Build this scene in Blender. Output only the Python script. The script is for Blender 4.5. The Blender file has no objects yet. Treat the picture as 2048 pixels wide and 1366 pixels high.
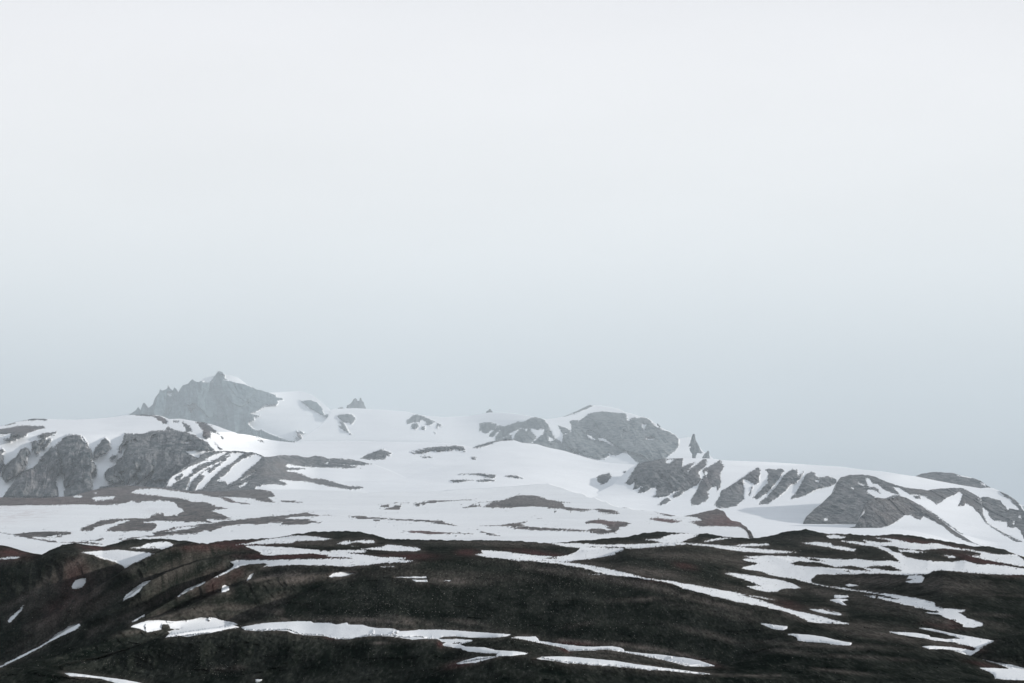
import bpy, math, random, re
import numpy as np
C = bpy.context.scene
R = math.radians
random.seed(7); np.random.seed(7)
# ------------------------------------------------------------------ camera
F_PX, CX, CY, Y0 = 4836.0, 1024.0, 683.0, 985.0      # focal length in photo pixels, centre, row of the horizon
PITCH = math.atan((Y0 - CY) / F_PX)
cam = bpy.data.cameras.new('camera'); camo = bpy.data.objects.new('camera', cam); C.collection.objects.link(camo)
cam.lens = 85.0; cam.sensor_width = 36.0; cam.clip_start = 1.0; cam.clip_end = 90000.0
cam.lens = F_PX * 36.0 / 2048.0
camo.location = (0, 0, 0); camo.rotation_euler = (R(90) + PITCH, 0, 0); C.camera = camo
# ------------------------------------------------------------------ sky, sun, exposure
SUN_EL, SUN_AZ = 17.0, 80.0          # azimuth clockwise from the view direction (+y)
w = bpy.data.worlds.new("World"); C.world = w; w.use_nodes = True
nt = w.node_tree; nt.nodes.clear(); N = nt.nodes.new; L = nt.links.new
out = N('ShaderNodeOutputWorld'); bg = N('ShaderNodeBackground')
sky = N('ShaderNodeTexSky'); sky.sky_type = 'NISHITA'; sky.sun_disc = False
sky.sun_elevation = R(SUN_EL); sky.sun_rotation = R(SUN_AZ)
tc = N('ShaderNodeTexCoord'); sx = N('ShaderNodeSeparateXYZ'); L(tc.outputs['Generated'], sx.inputs[0])
rp = N('ShaderNodeValToRGB'); L(sx.outputs['Z'], rp.inputs[0])
SKY = [(0.0, (3.4, 4.0, 4.7)), (0.02, (4.1, 4.85, 5.4)), (0.07, (7.9, 8.4, 8.8)), (0.12, (9.0, 9.2, 9.35)), (0.20, (9.9, 9.8, 10.0)), (0.6, (5.6, 6.1, 6.8)), (1.0, (4.3, 4.9, 5.6))]
cr = rp.color_ramp; cr.interpolation = 'B_SPLINE'
while len(cr.elements) < len(SKY): cr.elements.new(0.5)
for e, (p, c) in zip(cr.elements, SKY): e.position = p; e.color = (c[0]/10, c[1]/10, c[2]/10, 1)
sc_ = N('ShaderNodeVectorMath'); sc_.operation = 'SCALE'; sc_.inputs['Scale'].default_value = 10.0; cn = N('ShaderNodeTexNoise'); cn.inputs['Scale'].default_value = 4.0; cn.inputs['Detail'].default_value = 4
cm = N('ShaderNodeMapping'); cm.inputs['Scale'].default_value = (1.0, 1.0, 3.5); L(tc.outputs['Generated'], cm.inputs[0]); L(cm.outputs[0], cn.inputs['Vector'])
cg = N('ShaderNodeMapRange'); L(cn.outputs['Fac'], cg.inputs[0]); cg.inputs[1].default_value = 0.3; cg.inputs[2].default_value = 0.7; cg.inputs[3].default_value = 9.9; cg.inputs[4].default_value = 10.45
L(cg.outputs[0], sc_.inputs['Scale']); L(rp.outputs[0], sc_.inputs[0])
mx = N('ShaderNodeMix'); mx.data_type = 'RGBA'; mx.inputs[0].default_value = 0.94     # a bank of thin cloud in front of the blue
L(sky.outputs[0], mx.inputs[6]); L(sc_.outputs[0], mx.inputs[7]); L(mx.outputs[2], bg.inputs[0])
bg.inputs[1].default_value = 0.1; L(bg.outputs[0], out.inputs[0])
sd = bpy.data.lights.new('sun', 'SUN'); sd.energy = 4.0; sd.angle = R(0.8); sd.color = (1.0, 0.955, 0.90)
so = bpy.data.objects.new('sun', sd); C.collection.objects.link(so)
so.rotation_euler = (R(90 - SUN_EL), 0, R(180 - SUN_AZ)); so.location = (3000, 500, 3000)
C.view_settings.view_transform = 'Standard'; C.view_settings.look = 'None'; C.view_settings.exposure = 0.0; C.view_settings.gamma = 1.0
C.render.engine = 'CYCLES'; C.cycles.use_denoising = True; C.cycles.max_bounces = 4; C.cycles.diffuse_bounces = 2
C.cycles.volume_bounces = 1
# ------------------------------------------------------------------ helpers
CROPS = dict(A=(0,730,4), B=(512,730,4), C=(1024,730,4), D=(1536,880,4), E=(0,930,4), F=(512,930,4), G=(1024,930,4),
             H=(1536,1110,4), I=(0,1110,4), J=(512,1110,4), K=(1024,1110,4), L=(200,700,5.12), Z=(0,0,1))
def path(s):
    """'A x,y x,y B x,y' -> list of survey points (in the photo's 2048 wide frame)"""
    ox = oy = 0; k = 1; o = []
    for t in s.split():
        if t in CROPS: ox, oy, k = CROPS[t]
        else:
            a, b = t.split(','); o.append((ox + float(a)/k, oy + float(b)/k))
    return np.array(o)
def line(s):
    p = path(s); return p[np.argsort(p[:,0], kind='stable')]
def ys(p, x): return np.interp(x, p[:,0], p[:,1])
def _h(ix, iy, seed):
    n = (ix.astype(np.int64)*374761393 + iy.astype(np.int64)*668265263 + seed*2147483647) & 0xffffffff
    n = ((n ^ (n >> 13))*1274126177) & 0xffffffff
    n = (n ^ (n >> 16)) & 0xffff
    return n.astype(np.float64)/32767.5 - 1.0
def vnoise(x, y, seed=0):
    x0 = np.floor(x); y0 = np.floor(y); fx = x-x0; fy = y-y0
    fx = fx*fx*fx*(fx*(fx*6-15)+10); fy = fy*fy*fy*(fy*(fy*6-15)+10)
    a = _h(x0,y0,seed); b = _h(x0+1,y0,seed); c = _h(x0,y0+1,seed); d = _h(x0+1,y0+1,seed)
    return (a*(1-fx)+b*fx)*(1-fy) + (c*(1-fx)+d*fx)*fy
def fbm(x, y, oct=5, gain=0.5, seed=0, ridged=False):
    s = 0; a = 1.0; t = 0; c, sn = math.cos(0.6), math.sin(0.6)
    for k in range(oct):
        n = vnoise(x, y, seed+k*17)
        if ridged: n = 1 - 2*np.abs(n)
        s = s + a*n; t += a; a *= gain
        if ridged: x, y = x*2.03+5.3, y*2.03+1.7
        else: x, y = (x*c - y*sn)*2.03+5.3, (x*sn + y*c)*2.03+1.7
    return s/t
def facets(x, y, seed=0):
    """broken rock: every block of a jittered grid is a plane with its own tilt and set back"""
    x0 = np.floor(x); y0 = np.floor(y); best = np.full(x.shape, 9e9); h = np.zeros(x.shape)
    for i in (-1, 0, 1):
        for j in (-1, 0, 1):
            cx = x0+i; cy = y0+j
            dx = x-(cx+0.5+0.45*_h(cx,cy,seed)); dy = y-(cy+0.5+0.45*_h(cx,cy,seed+1)); d = dx*dx+dy*dy
            m = d < best; best = np.where(m, d, best)
            h = np.where(m, _h(cx,cy,seed+2)*0.45 + _h(cx,cy,seed+3)*dx*1.2 + _h(cx,cy,seed+4)*dy*1.2, h)
    return h
def inside_dist(P, Xs, Ys):
    """signed distance to a closed outline, + inside"""
    d2 = np.full(Xs.shape, 1e9); ins = np.zeros(Xs.shape, bool)
    n = len(P)
    for i in range(n):
        x1, y1 = P[i]; x2, y2 = P[(i+1) % n]
        ex, ey = x2-x1, y2-y1; l2 = ex*ex+ey*ey
        if l2 < 1e-9: continue
        wx, wy = Xs-x1, Ys-y1
        t = np.clip((wx*ex+wy*ey)/l2, 0, 1)
        d2 = np.minimum(d2, (wx-t*ex)**2+(wy-t*ey)**2)
        if y1 != y2:
            c = ((Ys >= y1) != (Ys >= y2)) & (Xs < (x2-x1)*(Ys-y1)/(y2-y1)+x1)
            ins ^= c
    d = np.sqrt(d2)
    return np.where(ins, d, -d)
CAP = 24.0
class Cover:
    """where snow lies (+) and where bare ground shows (-), surveyed on a 2 px lattice and read back smoothly"""
    def __init__(s, x0, x1, y0, y1, base):
        s.x = np.arange(x0-4, x1+6, 1.5); s.y = np.arange(y0-4, y1+6, 1.5)
        s.v = np.full((len(s.y), len(s.x)), CAP*base)
    def paint(s, P, sign):
        m = CAP
        i0, i1 = np.searchsorted(s.x, [P[:,0].min()-m, P[:,0].max()+m]); j0, j1 = np.searchsorted(s.y, [P[:,1].min()-m, P[:,1].max()+m])
        if i1 <= i0 or j1 <= j0: return
        X, Y = np.meshgrid(s.x[i0:i1], s.y[j0:j1])
        d = np.clip(inside_dist(P, X, Y), -m, m); v = s.v[j0:j1, i0:i1]
        s.v[j0:j1, i0:i1] = np.maximum(v, d) if sign > 0 else np.minimum(v, -d)
    def script(s, txt):
        for ln in txt.strip().split('\n'):
            ln = ln.strip()
            if not ln: continue
            k, rest = ln[0], ln[1:]
            s.paint(path(rest), 1 if k == '+' else -1)
    def read(s, X, Y):
        fx = np.clip((X-s.x[0])/1.5, 0, len(s.x)-1.001); fy = np.clip((Y-s.y[0])/1.5, 0, len(s.y)-1.001)
        i = fx.astype(int); j = fy.astype(int); a = fx-i; b = fy-j; v = s.v
        return (v[j,i]*(1-a)+v[j,i+1]*a)*(1-b)+(v[j+1,i]*(1-a)+v[j+1,i+1]*a)*b
def world_pt(X, Y, D):
    """survey direction + distance along the ground -> metres"""
    a = (X-CX)/F_PX; b = (CY-Y)/F_PX; cp, sp = math.cos(PITCH), math.sin(PITCH)
    fy = cp - b*sp; fz = sp + b*cp
    return a/fy*D, D, fz/fy*D
def grid_mesh(name, X, Y, Z, mat, attrs, extra=None, parent=None):
    nr, nc = X.shape
    co = np.stack([X, Y, Z], -1).reshape(-1, 3).astype(np.float32)
    i = np.arange(nr-1)[:,None]*nc + np.arange(nc-1)[None,:]
    q = np.stack([i, i+1, i+nc+1, i+nc], -1).reshape(-1, 4)
    return raw_mesh(name, co, q, mat, attrs)
def raw_mesh(name, co, q, mat, attrs={}, smooth=True, k=4):
    me = bpy.data.meshes.new(name); me.vertices.add(len(co)); me.vertices.foreach_set('co', np.ascontiguousarray(co, np.float32).ravel())
    me.loops.add(q.size); me.loops.foreach_set('vertex_index', q.ravel().astype(np.int32))
    me.polygons.add(len(q)); me.polygons.foreach_set('loop_start', (np.arange(len(q))*k).astype(np.int32))
    me.update(calc_edges=True)
    if smooth: me.polygons.foreach_set('use_smooth', np.ones(len(q), bool))
    for an, av in attrs.items():
        at = me.attributes.new(an, 'FLOAT', 'POINT'); at.data.foreach_set('value', np.ascontiguousarray(av, np.float32).ravel())
    me.materials.append(mat); me.validate()
    o = bpy.data.objects.new(name, me); C.collection.objects.link(o)
    return o
def tag(o, label=None, cat=None, group=None, kind=None):
    for k, v in (('label', label), ('category', cat), ('group', group), ('kind', kind)):
        if v: o[k] = v
    return o
def noise_node(nt, vec, scale, detail=4, rough=0.55, mapping=None):
    n = nt.nodes.new('ShaderNodeTexNoise'); n.inputs['Scale'].default_value = scale; n.inputs['Detail'].default_value = detail; n.inputs['Roughness'].default_value = rough
    if mapping:
        mp = nt.nodes.new('ShaderNodeMapping'); mp.inputs['Scale'].default_value = mapping[0]; mp.inputs['Rotation'].default_value = mapping[1]
        nt.links.new(vec, mp.inputs[0]); vec = mp.outputs[0]
    nt.links.new(vec, n.inputs['Vector']); return n.outputs['Fac']
def terrain_mat(name, dark, light, red, scale, bump_rock, bump_snow, spec=0.06, streak=None, pale=(0.30,0.29,0.28), snow=(0.80,0.815,0.835), contrast=(0.40,0.58), snow_bump_scale=0.02, brown=(0.06,0.052,0.05), grain=6.5, gmap=None):
    m = bpy.data.materials.new(name); m.use_nodes = True; nt = m.node_tree; N = nt.nodes.new; L = nt.links.new
    b = nt.nodes['Principled BSDF']; b.inputs['Roughness'].default_value = 0.92; b.inputs['Specular IOR Level'].default_value = spec
    pos = N('ShaderNodeNewGeometry').outputs['Position']
    def attr(a):
        n = N('ShaderNodeAttribute'); n.attribute_name = a; return n.outputs['Fac']
    def mix(f, a, c):
        n = N('ShaderNodeMix'); n.data_type = 'RGBA'
        for i, v in ((0, f), (6, a), (7, c)):
            if isinstance(v, (tuple, float, int)): n.inputs[i].default_value = v if i == 0 else (*v, 1)
            else: L(v, n.inputs[i])
        return n.outputs[2]
    def rng(v, a, c, lo=0.0, hi=1.0):
        n = N('ShaderNodeMapRange'); L(v, n.inputs[0]); n.inputs[1].default_value = a; n.inputs[2].default_value = c; n.inputs[3].default_value = lo; n.inputs[4].default_value = hi; return n.outputs[0]
    def math_(op, a, c):
        n = N('ShaderNodeMath'); n.operation = op
        for i, v in ((0, a), (1, c)):
            if isinstance(v, (float, int)): n.inputs[i].default_value = v
            else: L(v, n.inputs[i])
        return n.outputs[0]
    n1 = noise_node(nt, pos, scale, 8, 0.62, streak); n2 = noise_node(nt, pos, scale*0.16, 4, 0.5); n3 = noise_node(nt, pos, scale*grain, 4, 0.65, gmap); nb = noise_node(nt, pos, scale*1.3, 3, 0.6, streak)
    col = mix(rng(n1, *contrast), dark, light)
    col = mix(math_('MULTIPLY', rng(n2, 0.42, 0.68), 0.45), col, light)
    col = mix(rng(attr('brown'), 0, 1), col, brown)
    col = mix(rng(attr('red'), 0, 1), col, red)
    col = mix(math_('MULTIPLY', rng(n3, 0.56, 0.74), 0.35), col, pale)
    vv = N('ShaderNodeMix'); vv.data_type = 'RGBA'; vv.blend_type = 'MULTIPLY'; vv.inputs[0].default_value = 1.0
    L(col, vv.inputs[6]); g = N('ShaderNodeCombineColor'); q = rng(n3, 0.30, 0.66, 0.45, 1.5)
    for i in range(3): L(q, g.inputs[i])
    L(g.outputs[0], vv.inputs[7]); col = vv.outputs[2]
    sn = noise_node(nt, pos, snow_bump_scale*0.5, 5, 0.55)
    scol = mix(rng(sn, 0.35, 0.7), snow, tuple(v*0.955 for v in snow))
    scol = mix(math_('MULTIPLY', rng(attr('dirt'), 0, 1), 0.6), scol, (0.50,0.46,0.46))
    f = rng(attr('snow'), -0.55, 0.55)
    fin = mix(f, col, scol); L(fin, b.inputs['Base Color'])
    bp = N('ShaderNodeBump'); bp.inputs['Distance'].default_value = 1.0; bp.inputs['Strength'].default_value = 1.0
    hr = math_('MULTIPLY', math_('ADD', nb, math_('MULTIPLY', n3, 0.12)), bump_rock)
    hs = math_('MULTIPLY', noise_node(nt, pos, snow_bump_scale, 4, 0.5), bump_snow)
    hm = N('ShaderNodeMix'); hm.data_type = 'FLOAT'; L(f, hm.inputs[0]); L(hr, hm.inputs[2]); L(hs, hm.inputs[3])
    L(hm.outputs[0], bp.inputs['Height']); L(bp.outputs[0], b.inputs['Normal'])
    return m
def blobs(X, Y, lst):
    v = np.zeros(X.shape)
    for (x, y, rx, ry, ang, s) in lst:
        c, sn = math.cos(R(ang)), math.sin(R(ang)); dx, dy = X-x, Y-y
        u = (dx*c + dy*sn)/rx; t = (-dx*sn + dy*c)/ry
        v = np.maximum(v, s*np.exp(-(u*u+t*t)))
    return v
def strokes(X, Y, lst):
    v = np.zeros(X.shape)
    for txt, w, s in lst:
        P = path(txt); m = 3*w
        k = (X > P[:,0].min()-m) & (X < P[:,0].max()+m) & (Y > P[:,1].min()-m) & (Y < P[:,1].max()+m)
        x, y = X[k], Y[k]; d = np.full(x.shape, 1e9)
        for (x1, y1), (x2, y2) in zip(P[:-1], P[1:]):
            ex, ey = x2-x1, y2-y1; t = np.clip(((x-x1)*ex+(y-y1)*ey)/(ex*ex+ey*ey), 0, 1)
            d = np.minimum(d, (x-x1-t*ex)**2+(y-y1-t*ey)**2)
        v[k] = np.maximum(v[k], s*np.exp(-d/(w*w)))
    return v
SHEETS = {}
WARP = np.array([(0,0),(560,190),(1500,460),(2500,900),(3200,1500),(3900,2500),(4700,4400),(5400,7200),(6000,8700),(7500,11400),(9000,17000),(12000,26000),(13500,30000),(20000,40000)], float)
def metres(D): return np.interp(D, WARP[:,0], WARP[:,1])
def depth_table(X, Y, tab):
    """tab: list of (x, [(y, D), ...]) -> D, smooth in between"""
    cols = []
    for _, t in tab:
        t = sorted(t); cols.append(np.interp(Y, [a for a, _ in t], [d for _, d in t]))
    xs = [t[0] for t in tab]
    if len(xs) == 1: return cols[0]
    fx = np.interp(X, xs, np.arange(len(xs))); i = np.clip(fx.astype(int), 0, len(xs)-2); f = fx-i; f = f*f*(3-2*f)
    Cs = np.stack(cols, 0); jj, kk = np.indices(X.shape)
    return Cs[i, jj, kk]*(1-f)+Cs[i+1, jj, kk]*f
def sheet(name, crest, xr, bottom, tab, base, cover, mat, st=1.4, relief=(0,100,1,0), snow_relief=(4,300), bulge=0.0, bulge_w=6.0, edge=(1.0, 14.0), crest_noise=1.2,
          red=(), brown=(), dirt=(), swell=None, bands=(), skirt=(0.10, 0.45), depth_fn=None, rim_brown=0.0, hum=None, relief_rows=None):
    x0, x1 = xr; xs = np.arange(x0, x1+st, st)
    yc = ys(crest, xs); yb = ys(bottom, xs) if hasattr(bottom, 'shape') else np.full(len(xs), float(bottom))
    cov = Cover(x0, x1, yc.min(), yb.max(), base); cov.script(cover)
    ck = cov.read(xs, yc+1.5); rock_c = np.clip(0.5-ck/4, 0, 1)
    yc = yc - crest_noise*rock_c*(fbm(xs/9.0, xs*0+3, 4, 0.6, 5)) 
    nr = int((yb-yc).max()/st)+2
    t = np.linspace(0, 1, nr)[:,None]
    X = np.repeat(xs[None,:], nr, 0); Y = yb[None,:]*(1-t)+yc[None,:]*t
    D0 = depth_fn(X, Y) if depth_fn else depth_table(X, Y, tab)
    D = metres(D0); kr = float(np.median(D)/np.median(D0))
    px, py, pz = world_pt(X, Y, D)
    s = cov.read(X, Y)
    lam = edge[1]*px.mean()*0 + edge[1]*D/F_PX
    lam0 = edge[1]*float(np.median(D))/F_PX
    el = 1.0 if relief[2] else 2.6
    n = fbm(px/(lam0*el), (py*0.22+pz*1.0)/lam0*1.6, 6 if el == 1 else 4, 0.7 if el == 1 else 0.6, 11)
    n = n + 0.5*fbm(px/(lam0*0.45*el), (py*0.15+pz)/lam0*4, 3, 0.6, 19)
    s2 = s + edge[0]*n*2.2
    fn = fbm(px/(lam0*0.22*(el*2.0 if el > 1 else 1)), (py*0.12+pz)/(lam0*0.16), 3, 0.6, 29)
    s2 = s2 - (1 if el == 1 else 0.3)*np.clip(fn-0.34, 0, 1)*10*np.exp(-np.abs(s)/5.0)*(s > 0) + (1 if el == 1 else 0.3)*np.clip(-fn-0.34, 0, 1)*16*np.exp(-np.abs(s)/9.0)*(s < 0)
    if el > 1:      # scattered stones and scraps of bare ground round the patches
        fk = fbm(px/(lam0*1.3), py/(lam0*9), 3, 0.6, 41); s2 = np.where((s > 0) & (s < 16) & (fk > 0.50+s*0.012), -0.6, s2)
    rock = np.clip(0.5 - s2/3.0, 0, 1)
    # relief of the ground itself
    A, lamr, anis, shear = relief; A *= kr; lamr *= kr
    if A:
        u, v = ((px + shear*pz)/lamr, pz/(lamr*anis)) if anis else (px/lamr, py/lamr)
        r1 = fbm(u, v, 6, 0.60, 31, True)*1.25 + 0.6*fbm(u*0.35+7, v*0.5, 3, 0.5, 71)
        if anis:
            wx_ = u + 0.25*fbm(u*2, v*2, 3, 0.5, 201); wy_ = v + 0.25*fbm(u*2+9, v*2, 3, 0.5, 202)
            r1 = r1*0.75 + 0.55*facets(wx_*1.1, wy_*1.3, 300) + 0.30*facets(wx_*3.1, wy_*3.4, 310) + 0.12*facets(wx_*8.3+3, wy_*7.4, 320)
        D = D - A*rock*r1
    As, ls = snow_relief[0]*kr, snow_relief[1]*kr
    D = D + As*(1-rock)*fbm(px/ls, py/ls, 4, 0.45, 51)
    if bulge: D = D - kr*bulge*(1-np.exp(-np.clip(-s, 0, CAP)/bulge_w))*(0.75+0.7*fbm(px/(lam0*6), pz/(lam0*9), 3, 0.5, 66))
    px, py, pz = world_pt(X, Y, D)
    if hum:      # hummocks: real height, in metres
        pz = pz + hum[0]*kr*fbm(px/(hum[1]*kr), py/(hum[1]*kr), 6, 0.6, 91)*(0.05+0.95*rock)
    if swell: pz = pz + swell[0]*fbm(px/swell[1], py/(swell[1]*1.6), 3, 0.45, 123)
    rd = blobs(X, Y, red); br = blobs(X, Y, brown); dr = blobs(X, Y, dirt); br = np.maximum(br, strokes(X, Y, bands)) if bands else br
    if rim_brown: br = np.maximum(br, rim_brown*np.exp(-np.clip(-s, 0, CAP)/6.0)*np.clip(0.7+0.9*fbm(px/25, py/70, 4, 0.5, 77), 0, 1))
    nn = fbm(px/(lam0*3), py/(lam0*9), 5, 0.55, 13)
    rd = np.clip(rd*(1+0.9*nn), 0, 1); br = np.clip(br*(1+1.0*nn), 0, 1); dr = np.clip(dr*(0.6+1.6*nn), 0, 1)
    SHEETS[name] = dict(X=X, Y=Y, px=px, py=py, pz=pz, s=s2)
    # the far side, falling away behind the crest
    k = 14; tt = np.linspace(0, 1, k+1)[1:,None]
    dd = skirt[0]*py[-1]*tt; fall = skirt[1]*dd*np.minimum(1, 0.35+tt)
    kx = px[-1][None,:] + dd*0.02; ky = py[-1][None,:]+dd; kz = pz[-1][None,:]-fall
    def ext(a): return np.vstack([a, np.repeat(a[-1][None,:], k, 0)])
    o = grid_mesh(name, np.vstack([px, kx]), np.vstack([py, ky]), np.vstack([pz, kz]), mat,
                  dict(snow=ext(s2), red=ext(rd), brown=ext(br), dirt=ext(dr)))
    tag(o, kind='structure')
    return o
# ------------------------------------------------------------------ materials
m_peak = terrain_mat('peak_rock', (0.026,0.055,0.070), (0.085,0.118,0.130), (0.13,0.09,0.095), 0.0060, 10, 3, streak=((2.2,1,0.5),(0,0.35,0)), snow=(0.77,0.785,0.80))  # blue-green of the shaded face is put into the rock colour
m_far = terrain_mat('far_rock', (0.030,0.050,0.060), (0.155,0.168,0.173), (0.14,0.10,0.105), 0.015, 7, 1.0, streak=((1.8,1,0.6),(0,0.45,0)), snow_bump_scale=0.012, contrast=(0.40,0.58), snow=(0.76,0.775,0.79))  # dark tone carries the teal of shaded rock
m_cliff = terrain_mat('cliff_rock', (0.016,0.029,0.037), (0.140,0.142,0.147), (0.12,0.085,0.088), 0.025, 10, 1.0, streak=((1.8,1,0.6),(0,0.45,0)), snow_bump_scale=0.012, contrast=(0.41,0.60), snow=(0.74,0.755,0.775), brown=(0.11,0.10,0.098))  # teal of the cliff shade is painted into the dark tone
m_plateau = terrain_mat('scree', (0.030,0.033,0.034), (0.105,0.095,0.093), (0.105,0.062,0.061), 0.05, 3.0, 0.6, contrast=(0.38,0.58), grain=7, gmap=((1,0.06,1),(0,0,0.1)), streak=((1,0.12,1),(0,0,0.2)), snow_bump_scale=0.01, brown=(0.11,0.096,0.092), snow=(0.70,0.715,0.73))
m_moor = terrain_mat('moor', (0.0020,0.0048,0.0038), (0.023,0.0260,0.0225), (0.050,0.0275,0.0270), 0.28, 0.6, 0.03, spec=0.0, grain=9, gmap=((1,0.09,1),(0,0,0.15)), contrast=(0.43,0.68), streak=((1,0.20,1),(0,0,0.3)), pale=(0.060,0.056,0.049), snow_bump_scale=0.07, brown=(0.074,0.066,0.060), snow=(0.67,0.685,0.70))
DP = [(1480,560),(1366,760),(1200,1700),(1130,2650),(1110,3000),(1060,3900),(1020,4700),(985,5400),(945,6100),(900,6900),(880,7300),(840,8000)]
# ------------------------------------------------------------------ distant peak
peak_crest = line("Z 150,860 225,838 L 232,660 290,650 310,655 370,620 390,575 402,600 410,620 440,550 460,545 478,575 485,600 540,560 560,500 605,440 612,405 640,420 655,410 685,395 697,355 710,390 745,410 762,378 785,400 797,440 825,385 845,365 905,345 945,295 970,320 1020,322 1070,285 1110,278 1180,260 1200,225 1220,215 1250,220 1268,250 1340,258 1420,285 1500,350 1600,400 1700,428 1760,434 1830,430 1900,428 Z 598,781 611,784 625,790 640,801 652,812 668,826 690,850")
sheet('distant_mountain', peak_crest, (150, 690), 905, [(150, [(905,12000),(830,12600),(740,13300)]), (450, [(905,12000),(850,12400),(740,13300)]), (600, [(905,11300),(850,12200),(780,13600)])], 1, """
- A 1000,440 1040,385 1060,370 1095,325 1110,325 1120,345 1145,300 1165,300 1180,335 1225,280 1275,190 1300,200 1335,185 1345,145 1360,190 1385,170 1400,170 1420,215 1440,170 1500,145 1540,100 1560,120 1640,130 1690,130 1720,80 1760,35 1790,50 1800,110 1860,135 1950,155 2048,190 B 80,213 150,240 170,262 215,268 218,278 175,285 180,295 165,318 100,320 50,335 40,350 0,370 L 1540,650 1600,668 1632,672 1570,680 1580,715 1530,740 1520,765 1560,800 1600,825 1650,820 1750,860 1870,910 2020,948 1900,955 Z 560,930 400,930 250,905
+ L 915,600 970,600 935,642
+ L 690,425 745,430 725,470 688,462
+ L 1100,290 1150,290 1140,312 1110,312
+ L 1030,318 1150,325 1145,333 1040,328
+ L 1265,298 1332,315 1325,326 1270,311
+ L 1335,310 1445,335 1435,345 1340,325
+ L 1285,235 1420,275 1455,315 1445,330 1330,300 1285,285
- B 345,282 400,288 440,282 490,300 525,340 545,400 590,395 620,415 632,435 560,415 520,395 430,345 380,305
- B 320,528 345,545 365,575 374,597 355,590 335,570
- B 300,568 330,590 352,607 320,592
- B 352,528 388,550 365,545
""", m_peak, st=1.0, relief=(130,260,2.6,0.5), snow_relief=(150,900), bulge=45, edge=(0.8,12), crest_noise=2.0, red=[(597,872,8,8,0,1.0)])
# ------------------------------------------------------------------ far snow ridge with the central rock face
ridge_crest = line("Z 560,900 600,880 640,852 655,835 662,819 B 620,350 800,345 1000,355 1200,372 1290,395 1400,410 1500,415 1700,405 1860,380 1950,378 2048,385 C 100,400 270,433 350,422 420,408 520,368 620,320 690,322 760,332 850,350 900,375 960,390 1020,410 1090,425 1140,462 1190,500 1260,530 1310,560 1335,590 1360,582 1400,578 1430,575 1500,655 1530,690 1582,720 1620,760 1750,790 1900,900")
sheet('snow_ridge', ridge_crest, (560, 1500), line("Z 560,925 1000,925 1280,960 1500,960"), [(560, [(925,9000),(880,9600),(815,10800)]), (900, [(925,8800),(880,9300),(815,10800)]), (1100,[(960,8600),(900,9000),(870,9250),(840,9600),(805,10600)]), (1340,[(960,8600),(900,8900),(840,9400),(805,10200)])], 1, """
- B 640,400 740,390 780,405 797,440 765,472 745,460 700,455 660,425
- B 655,450 700,455 740,530 765,560 700,520 670,500 665,480 685,490 680,470
- B 1205,440 1240,415 1280,393 1340,410 1440,455 1385,485 1365,480 1360,455 1330,440 1300,455 1240,465 1210,475
- B 1250,470 1290,465 1305,490 1280,510 1250,512 1243,490
- B 1325,493 1350,490 1352,520 1325,522
- B 1450,462 1485,478 1477,495 1460,485 1450,505 1443,498
- B 1423,533 1442,540 1437,550
- B 1790,465 1850,458 1925,468 1920,500 1905,520 1885,515 1850,550 1815,540 1800,530 1788,535
- B 1930,485 1990,490 2048,470 C 50,455 100,450 150,425 200,415 260,440 290,480 310,520 270,520 255,510 195,520 150,505 140,515 60,508 0,540 B 1990,575 1930,600 1910,608 1918,570 1955,525 1930,540 1895,578 1862,575 1880,540 1910,515 1925,500
- C 10,590 30,550 60,515 110,505 150,510 190,570 215,580 250,550 280,490 310,520 350,580 410,625 420,645 490,700 600,780 300,760 0,700
+ C 145,508 190,520 250,515 260,530 220,575 180,605 160,620 155,635 185,590 190,570 160,540
+ C 290,565 340,600 300,618
+ C 310,515 345,560 375,590 410,612 414,628 380,607 345,585 320,545
+ C 103,510 127,512 110,527
- C 370,485 430,500 470,530 475,548 440,545 410,562 395,540
- C 460,450 540,440 590,410 620,385 740,372 830,382 900,385 918,400 925,445 950,430 985,410 1000,425 1060,420 1090,430 1120,465 1190,510 1260,535 1310,565 1335,600 1325,660 1290,700 1240,740 1100,800 1020,800 985,765 930,715 905,685 890,700 850,718 800,722 770,700 775,725 740,750 680,747 600,732 555,712 522,680 530,705 495,700 480,680 500,715 440,700 300,760 400,620 410,560 440,548 475,548 478,500
+ C 600,556 630,568 668,602 640,600 610,582
+ C 690,586 730,586 780,612 832,652 800,646 760,617 700,602
+ C 918,402 985,405 1000,412 950,430 928,450 918,420
+ C 1100,428 1165,475 1190,512 1150,492 1110,457
+ C 1038,472 1072,472 1060,525 1042,500
+ C 1072,582 1110,575 1138,580 1132,598 1080,598
- C 400,412 520,366 620,316 645,325 600,350 540,375 480,392 440,410
- B 1730,690 1760,650 2048,560 2048,700
+ B 1700,720 1740,670 1900,640 2000,600 1900,720
""", m_far, st=1.1, relief=(70,170,2.2,0.35), snow_relief=(110,600), bulge=42, bulge_w=9, edge=(1.0,11), crest_noise=1.2)
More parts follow.
